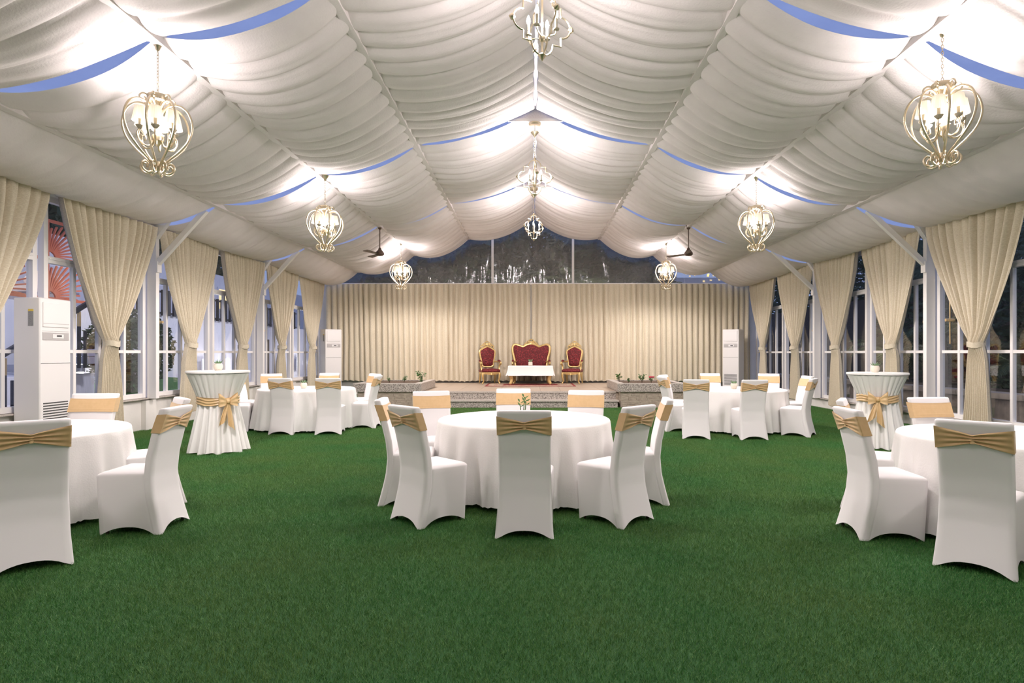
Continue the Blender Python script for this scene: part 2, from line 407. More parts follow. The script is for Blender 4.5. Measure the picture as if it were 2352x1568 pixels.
wn = [0]
def window(s, y0, y1, sill):
    wn[0] += 1
    X = AX+s*XS[s]; L = y1-y0
    root = empty('window_%d' % wn[0], (X, (y0+y1)/2, 0), kind='structure')
    T, R, top = 2.79, 1.44, 3.72
    h = L/2
    fr = MB()
    for yy in (-h+.04, h-.04): fr.box((0, yy, (sill+top)/2), (.09, .08, top-sill))
    fr.box((0,0,sill+.04), (.085, L-.16, .08)); fr.box((0,0,top-.04), (.085, L-.16, .08)); fr.box((0,0,T), (.095, L-.16, .10))
    fr.box((-s*.03,0,T+.012), (.06, L-.17, .015))
    fr.obj('frame', 'white_metal', root, smooth=None)
    MB().box((0,0,(T+top)/2), (.07,.06,top-T-.12)).obj('mullion', 'white_metal', root, smooth=None)
    lo, hi = sill+.08, T-.05
    cuts = [-h+.08, -h+.08+.23*L, 0, h-.08-.20*L, h-.08]
    for yy in cuts[1:4]:
        MB().box((0, yy, (lo+hi)/2), (.06, .055, hi-lo)).obj('stile', 'white_metal', root, smooth=None)
    for i in range(4):
        a, b = cuts[i], cuts[i+1]
        MB().box((0,(a+b)/2,R), (.05, b-a-.05, .05)).obj('glazing_bar', 'white_metal', root, smooth=None)
        MB().box((0,(a+b)/2,(R+hi)/2), (.006, b-a-.04, hi-R-.05)).obj('pane', 'glass', root, smooth=None)
        MB().box((0,(a+b)/2,(R+lo)/2), (.006, b-a-.04, R-lo-.05)).obj('pane', 'glass', root, smooth=None)
    for a, b in ((-h+.08, -.03), (.03, h-.08)):
        MB().box((0,(a+b)/2,(T+top)/2), (.006, b-a, top-T-.12)).obj('pane', 'glass', root, smooth=None)
    return root
def bolt(parent, s, y, z):
    r = MB().tube([(-s*.09, y, z-.42), (-s*.09, y, z+.55)], .012, 6).obj('latch_rod', 'brass', parent)
    MB().tube([(-s*.02, y, z), (-s*.09, y, z), (-s*.17, y, z)], [.03,.03,.026], 8).obj('latch_handle', 'brass', r)
MID = [(6.35,8.8),(8.8,11.25),(11.25,13.475),(13.475,15.7),(15.7,18.0),(18.0,20.3)]
WINS = {}
for s, sill in ((-1,.6),(1,.27)):
    for k, (a, b) in enumerate(MID):
        WINS[(s,k)] = window(s, a+.06, b-.06, sill)
for s in (-1,1):
    bolt(WINS[(s,2)], s, -.85 if s < 0 else -.98, 2.0); bolt(WINS[(s,4)], s, -.95, 2.0)
    if s > 0: bolt(WINS[(s,1)], s, .75, 2.0)
pn = 0
for s in (-1, 1):
    for y in TR[2:5]:
        r = empty('trim_%d' % (wn[0]+pn), (AX+s*(XS[s]-.15), y, 0), kind='structure'); pn += 1
        hs = .58 if s < 0 else .26
        MB().box((0,0,(hs+3.78)/2), (.16,.10,3.78-hs)).obj('post', 'white_metal', r, smooth=None)
        MB().beam((-s*.04, 0, 3.02), (-s*(.97 if s < 0 else 1.14), 0, 4.05), .088, .088).obj('knee_brace', 'white_metal', r, smooth=None)
        MB().box((-s*.095,-.0,3.0), (.04,.13,.2)).obj('brace_shoe', 'white_metal', r, smooth=None)
        MB().add([(-s*.08,-.055,3.78),(-s*.08,-.055,3.52),(-s*.30,-.055,3.84),(-s*.08,.055,3.78),(-s*.08,.055,3.52),(-s*.30,.055,3.84)],[(0,1,2),(5,4,3),(0,3,4,1),(1,4,5,2),(2,5,3,0)]).obj('eave_gusset', 'white_metal', r, smooth=None)
# eave rails
for s in (-1,1):
    o = MB().box((AX+s*(XS[s]-.08), 8.4, 3.755), (.12, 24.0, .07)).obj('trim_%d' % (wn[0]+pn), 'white_metal', smooth=None); pn += 1; tag(o, kind='structure')

# ------------------------------------------------------------------ back wall and gable
o = MB().box((AX+.1, YB+.22, 1.88), (15.0, .12, 3.74)).obj('wall_back', 'white_wall', smooth=None); tag(o, kind='structure')
r = empty('trim_%d' % (wn[0]+pn), (AX, YB+.12, 0), kind='structure'); pn += 1
MB().box((0,0,3.755), (14.1,.10,.06)).obj('gable_rail', 'white_metal', r, smooth=None)
for x in (-1.40, 1.33):
    MB().box((x,-.02,(3.78+roof(x)+.02)/2), (.075,.08,roof(x)-3.76)).obj('gable_post', 'white_metal', r, smooth=None)
gw = empty('window_%d' % (wn[0]+1), (AX, YB+.2, 0), kind='structure')
def film(xs, seed):
    n = 40
    def fn(u, v):
        x = xs[0]+(xs[1]-xs[0])*u; zt = roof(x)+.05
        z = 3.76+(zt-3.76)*v
        y = .02*nz(x*3.2, z*.8, seed)+.012*nz(x*9, z*2.2, seed+5) + .03*nz(x*1.1, z*.5, seed+9)
        return (x, y, z)
    MB().grid(fn, 60, 40).obj('film_panel', 'film', gw, smooth=180)
film((-7.0,-1.42), 1); film((-1.38,1.31), 2); film((1.35,7.0), 3)

# ------------------------------------------------------------------ stage
SX0, SX1, SY = -4.55, 3.95, 15.65
SH = .41; cx0, cx1 = -2.85, 2.2
st = empty('stage', ((SX0+SX1)/2, SY, 0), kind='structure')
def stp(name, mb, m): 
    o = mb.obj(name, m, st, smooth=None); o.location = (-(SX0+SX1)/2, -SY, 0); return o
stp('platform', MB().box(((SX0+SX1)/2, (SY+.34+YB)/2, SH/2-.02), (SX1-SX0-.3, YB-SY-.36, SH-.05)), 'stone')
nt_ = 12
wt = (cx1-cx0+1.5)/nt_
for j in range(6):
    for i in range(nt_):
        y0 = SY+.42+j*.75; x0 = cx0-.75+i*wt+(0 if j % 2 else -.0)
        stp('floor_tile', MB().box((x0+wt/2, y0+.372, SH-.02), (wt-.006, .744, .04)), 'deck')
stp('nosing', MB().box(((cx0+cx1)/2, SY+.375, SH-.018), (cx1-cx0, .13, .036)), 'nosing')
stp('riser', MB().box(((cx0+cx1)/2, SY+.36, .29), (cx1-cx0, .04, .19)), 'granite')
stp('tread', MB().box(((cx0+cx1)/2-.02, SY+.16, .185), (cx1-cx0+.1, .40, .035)), 'nosing')
stp('riser', MB().box(((cx0+cx1)/2, SY+.03, .085), (cx1-cx0, .05, .165)), 'granite')
def planter(x0, x1, name_lab, seed):
    px = empty('stone_planter', ((x0+x1)/2, SY+1.2, 0), 0, name_lab, 'planter', 'planters flanking the stage steps')
    hw = (x1-x0)/2; d = 2.5; rnd = random.Random(seed)
    core = MB().box((0,0,.21), (2*hw-.16, d-.16, .42)).obj('core', 'stone', px, smooth=None)
    # split stone courses on the front face
    zz = .0; row = 0
    while zz < .41:
        h = .052; xx = -hw+.06 - rnd.uniform(0,.1)
        while xx < hw-.06:
            L = rnd.uniform(.16,.34); a, b = max(xx,-hw+.06), min(xx+L, hw-.06)
            if b-a > .03:
                t = rnd.uniform(.012,.03)
                MB().box(((a+b)/2, -d/2+.08-t/2, zz+h/2), (b-a-.005, t, h-.004)).obj('stone', 'stone', px, smooth=None)
            xx += L
        zz += h; row += 1
    for sx in (-1,1): MB().box((sx*(hw-.07), 0, .21), (.03, d-.2, .41)).obj('side_cladding', 'stone', px, smooth=None)
    t = .16; zc = .52; H = .20
    rim = MB().box((0,-d/2+.08,zc), (2*hw+.06, t, H))
    rim.obj('front_slab', 'granite', px, smooth=None)
    MB().box((0,-d/2+.08,zc+H/2+.008), (2*hw+.07, t+.01, .016)).obj('front_coping', 'nosing', px, smooth=None)
    MB().box((0,d/2-.1,zc), (2*hw, t, H)).obj('back_slab', 'granite', px, smooth=None)
    for sx in (-1,1): 
        MB().box((sx*(hw-.07),0,zc), (t, d-.36, H)).obj('side_slab', 'granite', px, smooth=None)
        MB().box((sx*(hw-.07),0,zc+H/2+.008), (t+.01, d-.36, .016)).obj('side_coping', 'nosing', px, smooth=None)
    MB().box((0,0,.515), (2*hw-.3, d-.36, .16)).obj('soil', 'soil', px, smooth=None)
    return px
planter(SX0, cx0-.02, 'granite topped stone planter left of the stage steps', 1)
planter(cx1+.02, SX1, 'granite topped stone planter right of the stage steps', 2)

# ------------------------------------------------------------------ foliage helpers
def leafball(c, r, n, size, seed, flat=.5):
    rnd = random.Random(seed); b = MB()
    for i in range(n):
        while True:
            p = Vector((rnd.uniform(-1,1), rnd.uniform(-1,1), rnd.uniform(-1,1)))
            if .35 < p.length < 1: break
        q = Vector((p.x*r[0], p.y*r[1], p.z*r[2])) + Vector(c)
        d = Vector((rnd.gauss(0,1), rnd.gauss(0,1), rnd.gauss(0,.6))).normalized(); u = d.orthogonal().normalized()
        s = size*rnd.uniform(.6,1.3)
        b.add([q-d*s, q+u*s*.38, q+d*s, q-u*s*.38], [(0,1,2,3)])
    return b
def frond(L, droop, rise, seed, nl=22, wl=.42):
    """palm leaf along +x from the origin"""
    rnd = random.Random(seed); b = MB(); pts = []
    for i in range(13):
        t = i/12; pts.append(Vector((L*t*(1-.18*t*t), 0, rise*L*t - droop*L*t*t)))
    b.tube(pts, [.02*(1-.8*i/12) for i in range(13)], 4)
    for i in range(nl):
        t = .12+.86*i/nl; k = t*12; a = int(k); p = pts[a].lerp(pts[min(a+1,12)], k-a)
        tg = (pts[min(a+1,12)]-pts[max(a-1,0)]).normalized()
        ll = wl*L*.5*sin(pi*min(1,t*.9+.12))**.7*rnd.uniform(.85,1.1)
        for s in (-1,1):
            d = (tg*.55 + Vector((0,s,0))*.85 + Vector((0,0,-.25+rnd.uniform(-.1,.1)))).normalized()
            e = p+d*ll+Vector((0,0,-.15*ll)); m_ = p+d*ll*.5
            n_ = d.cross(Vector((0,0,1))).normalized()*.018*L**.5
            b.add([p, m_+n_, e, m_-n_], [(0,1,2,3)])
    return b
def palm(loc, h, L, n, label, seed, trunk=True, leafmat='palmleaf'):
    rnd = random.Random(seed)
    r = empty('palm', loc, 0, label, 'palm')
    if h > .1:
        MB().tube([(0,0,0),(.04,0,h*.5),(0,0,h)], [.12,.09,.07], 8).obj('trunk', 'bark', r)
    for k in range(n):
        a = 2*pi*k/n+rnd.uniform(-.25,.25)
        o = frond(L*rnd.uniform(.8,1.1), rnd.uniform(.45,.95), rnd.uniform(.35,1.0), seed*31+k).obj('frond', leafmat, r, (0,0,h), a, smooth=None)
    return r
def bush(loc, rad, n, size, label, seed, m='darkleaf', cat='bush', name='bush'):
    r = empty(name, loc, 0, label, cat)
    o = leafball((0,0,rad[2]*1.0), rad, n, size, seed).obj('foliage', m, r, smooth=None); tag(o, kind='stuff')
    MB().tube([(0,0,-.02),(.02,0,rad[2]*.6),(0,.02,rad[2])], [.06,.045,.03], 6).obj('stem', 'bark', r)
    return r

# small plants in the planters
pl = [(-4.15,16.55,.20,'leafy green seedling beside the far left chair pair','l'),(-3.93,16.8,.14,'low dark green plant in the left planter bed','l'),(-3.55,16.9,.22,'upright leafy plant in the middle of the left planter','l'),
      (-3.2,17.6,.28,'tall twiggy plant at the back of the left planter','l'),(-3.0,16.45,.12,'tiny sprout near the right rim of the left planter','l'),(-4.35,17.2,.20,'pink flowering plant at the left end of the left planter','f'),
      (2.42,16.9,.26,'tall leafy plant at the left corner of the right planter','l'),(2.62,16.6,.14,'low green clump second from left in the right planter','l'),(3.05,16.9,.22,'upright green plant at the centre of the right planter','l'),
      (3.28,16.75,.16,'pink flowering plant right of centre in the right planter','f'),(3.65,16.9,.2,'thin stemmed plant at the right end of the right planter','l')]
for i, (x, y, h, lab, t) in enumerate(pl):
    r = empty('flowering_plant' if t == 'f' else 'small_plant', (x, y, .595), i*.7, lab, 'plant', 'plants in the stage planters')
    rnd = random.Random(50+i); b = MB(); lf = MB()
    for k in range(4):
        a = rnd.uniform(0,6.28); tip = Vector((cos(a)*h*.35, sin(a)*h*.35, h*rnd.uniform(.7,1)))
        b.tube([(0,0,-.01), tip*.5+Vector((0,0,.02)), tip], [.006,.005,.003], 4)
        for q in range(9):
            p = tip*rnd.uniform(.35,1.05); d = Vector((rnd.gauss(0,1),rnd.gauss(0,1),rnd.uniform(-.2,.8))).normalized(); u = d.orthogonal().normalized(); s = h*.16
            lf.add([p, p+d*s+u*s*.45, p+d*s*2, p+d*s-u*s*.45], [(0,1,2,3)])
    b.obj('stem', 'bark', r); tag(lf.obj('leaves', 'leaf', r, smooth=None), kind='stuff')
    if t == 'f':
        for k in range(3):
            a = k*2.1; MB().lathe([(.0,0),(.035,.01),(.04,.035),(.02,.05),(0,.05)], 8, (cos(a)*h*.3, sin(a)*h*.3, h*.85)).obj('blossom', 'flower', r)

# ------------------------------------------------------------------ curtains
def tied_curtain(s, y0, y1, label, seed, zb=.10, tie=1.56, grp=None):
    rnd = random.Random(seed); X = AX+s*(XS[s]-.22); ym = (y0+y1)/2; ty = rnd.uniform(-.03,.03)-.10; zt = 3.72
    r = empty('tied_curtain', (X, ym, 0), 0, label, 'curtain', grp)
    nf = rnd.choice((12,13,14)); ph = rnd.uniform(0,6); am_ = [rnd.uniform(.55,1.5) for _ in range(40)]
    hw0 = (y1-y0)/2; hwt = .125; hwb = .30
    def width(z):
        if z >= tie:
            t = (zt-z)/(zt-tie); return hwt+(hw0-hwt)*(1-t**1.35)**1.0 if t < 1 else hwt
        t = (tie-z)/(tie-zb); return hwt+(hwb-hwt)*t**.55
    def fn(u, v):
        z = zt+(zb-zt)*v
        hwd = width(z); d = abs(z-tie)
        k = math.exp(-(d/.16)**2)
        uw = u + .010*sin(u*17+ph) + .008*nz(u*6, z*.5, seed)
        w_ = abs(sin(pi*nf*uw+ph+.5*nz(u*3,z*.7,seed+3)))**.65*2-1.2
        up = max(0, (zt-z)); pinch = math.exp(-(up/.16)**2)
        sharp = w_
        amp = .056*(1-.35*k)*(am_[int(nf*uw+.5)]*(1-.5*k)+.5*k)
        if z < tie: amp = .045+.02*(tie-z)/tie
        dep = amp*sharp - pinch*.012*abs(w_) 
        body = .0
        if z > tie - .3:   # gathered bulge near the tie
            body = .10*k*(1-(2*u-1)**2)
        q = 2*u-1
        y = q*hwd + ty*min(1,(zt-z)/(zt-tie)) - (.05*(1-k)*nz(z*.8, u*2, seed+7))
        zz = z
        if v < 1e-6: zz = z
        if v > .999: zz = z + .02*sin(2*pi*nf*uw+ph)
        return (-s*(dep+body+.03), y, zz)
    MB().grid(fn, 156, 64).obj('drape', 'curtain', r, smooth=180)
    MB().box((s*.03, 0, zt+.012), (.04, 2*hw0-.02, .03)).obj('curtain_rail', 'white_metal', r, smooth=None)
    tb = MB()
    def band(u, v):
        a = 2*pi*u; rx, ry = .118+.006*sin(9*a), .140
        return (-s*(.06) + cos(a)*rx, sin(a)*ry+ty, tie-.045+.09*v + .012*sin(a*3+seed))
    tb.grid(band, 28, 3, True).obj('tieback', 'curtain', r, smooth=180)
    return r
desc = ['nearest the camera, cut by the left edge','behind the tall white air conditioner','just past the first left brace','between the second mullion and second left brace','just past the second left brace','in the back left corner']
descr = ['','nearest the camera behind the right hand table','just past the first right brace','second beyond the first right brace','just past the second right brace','in the back right corner']
for k, (a, b) in enumerate(MID):
    tied_curtain(-1, a+.09, b-.06, 'beige tied back curtain on left windows, %s' % desc[k], 10+k, zb=.25, tie=1.57)
    if k > 0: tied_curtain(1, a+.06, b-.08, 'beige tied back curtain on right windows, %s' % descr[k], 30+k, zb=.14+.06*(k == 1), tie=1.55)
def flat_curtain(x0, x1, label, seed):
    r = empty('stage_curtain', ((x0+x1)/2, YB-.06, 0), 0, label, 'curtain', 'curtains across the back wall')
    nf = int((x1-x0)/.185); zt, zb = 3.74, .47; cx = (x0+x1)/2
    rnd = random.Random(seed); mod = [rnd.uniform(.5,1.25) for _ in range(nf+3)]
    def fn(u, v):
        z = zt+(zb-zt)*v; x = x0+(x1-x0)*u - cx
        q = u*nf + .25*nz(x*1.6, z*.25, seed)+.5*nz(x*.6, z*.12, seed+4)
        i = int(q) % (nf+2); f_ = q-int(q); m_ = mod[i]*(1-f_)+mod[i+1]*f_
        w_ = abs(sin(pi*q))**.65*2-1.2; up = (zt-z); pin = math.exp(-(up/.10)**2)
        dep = .066*m_*w_*(1-.3*pin) + .025*nz(x*2.2, z*.8, seed+2)*v + .012*nz(x*7, z*1.6, seed+6)
        side = min(1, abs(x/ (x1-x0)*2)) 
        zb_ = z + (.035*nz(x*1.3, seed, 0) + .02*w_)*v**6
        return (x, -dep-.03, zb_)
    MB().grid(fn, nf*12, 40).obj('drape', 'curtain', r, smooth=180)
    MB().box((0,.02,zt), (x1-x0,.03,.03)).obj('curtain_rail', 'white_metal', r, smooth=None)
flat_curtain(AX-7.0, -.05, 'wide beige pleated curtain covering the left half of back wall', 3)
flat_curtain(-.02, AX+7.28, 'wide beige pleated curtain covering the right half of back wall', 8)

# ------------------------------------------------------------------ chandeliers
def down(r, e, z, tilt=0):  # spots added below and above each chandelier to strengthen its light
    ld = bpy.data.lights.new('added_spot', 'SPOT'); ld.energy = e; ld.color = LAMP_COL; ld.shadow_soft_size = .16; ld.spot_size = pi; ld.spot_blend = .35
    lo = bpy.data.objects.new('added_spot', ld); COL.objects.link(lo); lo.parent = r; lo.location = (0,0,z); lo.rotation_euler = (tilt,0,0)
def lantern_proto():
    r = empty('lantern_chandelier')
    H = .57     # mount to crown, root is at the ceiling mount
    c = MB().lathe([(0,.0),(.062,.0),(.066,-.015),(.05,-.045),(.028,-.07),(.02,-.10),(.008,-.115),(0,-.115)], 18).obj('ceiling_cup', 'champagne', r)
    ch = MB(); n = 13; z = -.115; L = (H-.125)/n*1.32
    for i in range(n):
        zc = -.125-(H-.14)*(i+.5)/n; pts = []
        for k in range(10):
            a = 2*pi*k/9; p = (cos(a)*.010, 0, zc+sin(a)*L/2)
            pts.append(p if i % 2 else (0, p[0], p[2]))
        ch.tube(pts, .0032, 5, cap=False)
    tag(ch.obj('chain', 'dark_chain', r), kind='stuff')
    zc = -H
    MB().lathe([(0,.02),(.02,.02),(.06,.005),(.095,-.01),(.1,-.03),(.098,-.07),(.08,-.075),(0,-.075)], 20, (0,0,zc)).obj('crown', 'champagne', r)
    prof = cr([(.045,-.19),(.07,-.145),(.13,-.105),(.21,-.105),(.285,-.165),(.325,-.27),(.325,-.37),(.285,-.48),(.21,-.58),(.125,-.665),(.065,-.725),(.045,-.775),(.065,-.82),(.11,-.83),(.15,-.80),(.158,-.755),(.13,-.725),(.10,-.74),(.10,-.77)], 4)
    rib = MB().tube([(p[0],0,p[1]) for p in [(q[0],q[1]) for q in prof]], .0115, 7).mesh('cage_rib', 60); rib.materials.append(M['champagne'])
    for k in range(8):
        link('cage_rib', rib, r, (0,0,zc), 2*pi*k/8+.25)
    cs = cr([(.03,-.13),(.05,-.07),(.09,-.03),(.135,-.02),(.165,-.05),(.155,-.09),(.12,-.10),(.105,-.07),(.125,-.055)], 4)
    crown = MB().tube([(p[0],0,p[1]) for p in cs], .0085, 6).mesh('crown_scroll', 60); crown.materials.append(M['champagne'])
    for k in range(6): link('crown_scroll', crown, r, (0,0,zc), 2*pi*(k+.5)/6+.25)
    MB().lathe([(0,-.06),(.02,-.07),(.02,-.16),(.012,-.18),(.012,-.42),(.05,-.43),(.06,-.455),(.055,-.49),(.03,-.51),(.018,-.54),(0,-.55)], 14, (0,0,zc)).obj('stem', 'champagne', r)
    MB().lathe([(0,-.70),(.03,-.705),(.036,-.74),(.036,-.78),(.02,-.80),(.014,-.83),(0,-.84)], 12, (0,0,zc)).obj('bottom_hub', 'champagne', r)
    arm = MB().tube([(p[0],0,p[1]) for p in cr([(.04,-.48),(.07,-.545),(.12,-.56),(.175,-.52),(.195,-.46),(.175,-.41),(.14,-.425),(.135,-.465),(.155,-.475)],4)], .0085, 6)
    arm.tube([(p[0],0,p[1]) for p in cr([(.12,-.56),(.155,-.555),(.185,-.50),(.172,-.43),(.165,-.40)],3)], .007, 6)
    am = arm.mesh('lamp_arm', 60); am.materials.append(M['champagne'])
    cup = MB().lathe([(.008,-.415),(.02,-.405),(.042,-.38),(.044,-.372),(.02,-.372),(.017,-.36),(.017,-.30),(0,-.30)], 12)
    cm = cup.mesh('candle_cup', 40); cm.materials.append(M['candle'])
    sh = MB()
    def shf(u, v):
        a = 2*pi*u; rr = (.078-.026*v)*(1+.03*sin(a*22)); return (rr*cos(a), rr*sin(a), -.325+.145*v)
    sh.grid(shf, 66, 2, True); shm = sh.mesh('lamp_shade', 60); shm.materials.append(M['shade'])
    bl = MB().lathe([(0,-.30),(.012,-.295),(.02,-.265),(.014,-.235),(0,-.22)], 8).mesh('bulb'); bl.materials.append(M['bulb'])
    for k in range(6):
        a = 2*pi*k/6-.1
        link('lamp_arm', am, r, (0,0,zc), a)
        x, y = .165*cos(a), .165*sin(a)
        q = link('candle_cup', cm, r, (x,y,zc), a)
        s_ = link('lamp_shade', shm, r, (x,y,zc), a); link('bulb', bl, s_)
    ld = bpy.data.lights.new('lantern_light', 'POINT'); ld.energy = LANTERN_W; ld.color = LAMP_COL; ld.shadow_soft_size = .10
    lo = bpy.data.objects.new('lantern_light', ld); COL.objects.link(lo); lo.parent = r; lo.location = (0,0,zc-.30)
    down(r, LANTERN_DOWN, zc-.87); down(r, LANTERN_UP, zc+.05, pi)
    return r
def quatre_proto():
    r = empty('quatrefoil_chandelier')   # root at the hook of the roof plate
    H = .62; C = -1.0                     # cage centre
    MB().lathe([(0,0),(.11,0),(.115,-.02),(.10,-.05),(.05,-.055),(0,-.055)], 20).obj('ceiling_cup', 'champagne', r)
    MB().lathe([(0,-.16),(.07,-.165),(.075,-.18),(.045,-.21),(.02,-.245),(.008,-.27),(0,-.27)], 16).obj('second_cup', 'champagne', r)
    ch = MB().tube([(0,0,-.05),(0,0,-.17)], .006, 5)
    n = 9
    for i in range(n):
        zc = -.27-(.40)*(i+.5)/n; pts = []
        for k in range(10):
            a = 2*pi*k/9; p = (cos(a)*.009, 0, zc+sin(a)*.032); pts.append(p if i % 2 else (0, p[0], p[2]))
        ch.tube(pts, .0035, 5, cap=False)
    tag(ch.obj('chain', 'dark_chain', r), kind='stuff')
    MB().lathe([(0,.36),(.018,.355),(.03,.34),(.014,.315),(.012,.30),(.012,-.30),(.0,-.30)], 10, (0,0,C)).obj('stem', 'champagne', r)
    def arc(cx, cz, rr, a0, a1, n=7): return [(cx+rr*cos(radians(a0+(a1-a0)*i/n)), 0, cz+rr*sin(radians(a0+(a1-a0)*i/n))) for i in range(n+1)]
    half = arc(0,.20,.115,90,0)+[(.115,0,.19),(.205,0,.19),(.205,0,.105)]+arc(.205,0,.105,90,-90,12)+[(.205,0,-.105),(.205,0,-.19),(.115,0,-.19)]+arc(0,-.20,.115,0,-90)
    hf = MB()
    hf.tube(half, .0095, 4); hm = hf.mesh('cage_frame', 30); hm.materials.append(M['champagne'])
    fin = MB().tube([(.29,0,0),(.315,0,0),(.33,0,0),(.352,0,0)], [.012,.034,.028,.004], 10).mesh('side_finial'); fin.materials.append(M['champagne'])
    for k in range(4):
        fo = link('cage_frame', hm, r, (0,0,C), pi/2*k); link('side_finial', fin, fo)
    MB().lathe([(0,-.295),(.03,-.30),(.042,-.315),(.03,-.335),(.012,-.355),(.0,-.375)], 12, (0,0,C)).obj('bottom_finial', 'champagne', r)
    arm = MB().tube([(0,0,-.15),(.07,0,-.135),(.13,0,-.135),(.145,0,-.12),(.145,0,-.09)], .007, 5).mesh('lamp_arm'); arm.materials.append(M['champagne'])
    cup = MB().lathe([(.0,-.10),(.03,-.09),(.032,-.08),(.014,-.078),(.014,.02),(0,.02)], 10).mesh('candle'); cup.materials.append(M['candle'])
    bl = MB().lathe([(0,.02),(.014,.025),(.022,.05),(.014,.085),(.003,.11),(0,.11)], 8).mesh('bulb'); bl.materials.append(M['bulb'])
    MB().lathe([(0,-.12),(.03,-.125),(.035,-.15),(.02,-.18),(0,-.19)], 12, (0,0,C)).obj('hub', 'champagne', r)
    for k in range(4):
        a = pi/2*k+pi/4
        link('lamp_arm', arm, r, (0,0,C), a)
        c = link('candle', cup, r, (.145*cos(a), .145*sin(a), C)); link('bulb', bl, c)
    ld = bpy.data.lights.new('quatrefoil_light', 'POINT'); ld.energy = QUATRE_W; ld.color = LAMP_COL; ld.shadow_soft_size = .12
    lo = bpy.data.objects.new('quatrefoil_light', ld); COL.objects.link(lo); lo.parent = r; lo.location = (0,0,C+.02)
    down(r, QUATRE_DOWN, C-.40); down(r, QUATRE_UP, C+.38, pi)
    return r
LP = lantern_proto()
lan = [(-3.93,6.4,'large gold lantern chandelier hanging nearest on the left'),(4.12,6.12,'large gold lantern chandelier hanging nearest on the right'),
       (-3.82,11.25,'gold lantern chandelier second along the left row'),(4.14,11.25,'gold lantern chandelier second along the right row'),
       (-3.87,18.0,'small looking gold lantern chandelier far left before the gable'),(3.96,18.0,'small looking gold lantern chandelier far right before the gable'),
       (-3.9,1.4,'unseen gold lantern chandelier added above and left of the camera'),(4.0,1.4,'unseen gold lantern chandelier added above and right of the camera')]
for i, (x, y, lab) in enumerate(lan):
    o = LP if i == 0 else copy_tree(LP)
    o.location = (x, y, 4.70); o.rotation_euler.z = [0,.9,.3,.5,.1,.7,0,0][i]; tag(o, lab, 'chandelier', 'gold lantern chandeliers')
for o in [o for o in COL.objects if o.name.startswith('lantern_chandelier') and o.location.y < 2]:  # dims the unseen lanterns added above the camera to light the foreground
    for c in o.children:
        if c.type == 'LIGHT': c.data = c.data.copy(); c.data.energy *= .40
QP = quatre_proto()
def dim(o, f):
    for c in o.children:
        if c.type == 'LIGHT': c.data = c.data.copy(); c.data.energy *= f
for i, (x, y, rz, lab) in enumerate([(.10,6.0,.42,'gold quatrefoil cage chandelier nearest, cut by the top edge'),(.05,11.25,.12,'gold quatrefoil cage chandelier in the middle of the ridge'),(.045,15.7,.72,'farthest gold quatrefoil chandelier before the clear gable'),(.05,1.4,0,'unseen gold quatrefoil chandelier added above the camera')]):
    o = QP if i == 0 else copy_tree(QP)
    o.location = (x, y, 5.66); o.rotation_euler.z = rz; tag(o, lab, 'chandelier', 'gold quatrefoil chandeliers')
    if y < 2: dim(o, .40)  # unseen, added above the camera to light the foreground

# ------------------------------------------------------------------ ceiling fans
def fan():
    r = empty('ceiling_fan')
    MB().lathe([(0,0),(.06,0),(.06,-.03),(.045,-.10),(.02,-.13),(0,-.13)], 14).obj('canopy', 'fanbrown', r)
    MB().tube([(0,0,-.12),(0,0,-.64)], .014, 8).obj('down_rod', 'fanbrown', r)
    MB().lathe([(0,-.58),(.03,-.60),(.045,-.65),(.09,-.70),(.11,-.73),(.11,-.77),(.08,-.80),(0,-.81)], 18).obj('motor', 'fanbrown', r)
    b = MB()
    b.grid(lambda u, v: (.10+.52*u, (v-.5)*(.09+.05*u), -.755+(v-.5)*.02), 8, 2)
    b.grid(lambda u, v: (.10+.52*u, (.5-v)*(.09+.05*u), -.765+(.5-v)*.02), 8, 2)
    bm_ = b.mesh('blade'); bm_.materials.append(M['fanbrown'])
    for k in range(3): link('blade', bm_, r, (0,0,0), .15+2*pi*k/3)
    return r
fn_ = fan(); fn_.location = (-3.92,15.7,4.72); tag(fn_, 'brown three blade ceiling fan on the left of the tent', 'fan', 'ceiling fans')
f2 = copy_tree(fn_); f2.location = (4.03,15.7,4.72); f2.rotation_euler.z = .12; tag(f2, 'brown three blade ceiling fan on the right of the tent', 'fan')

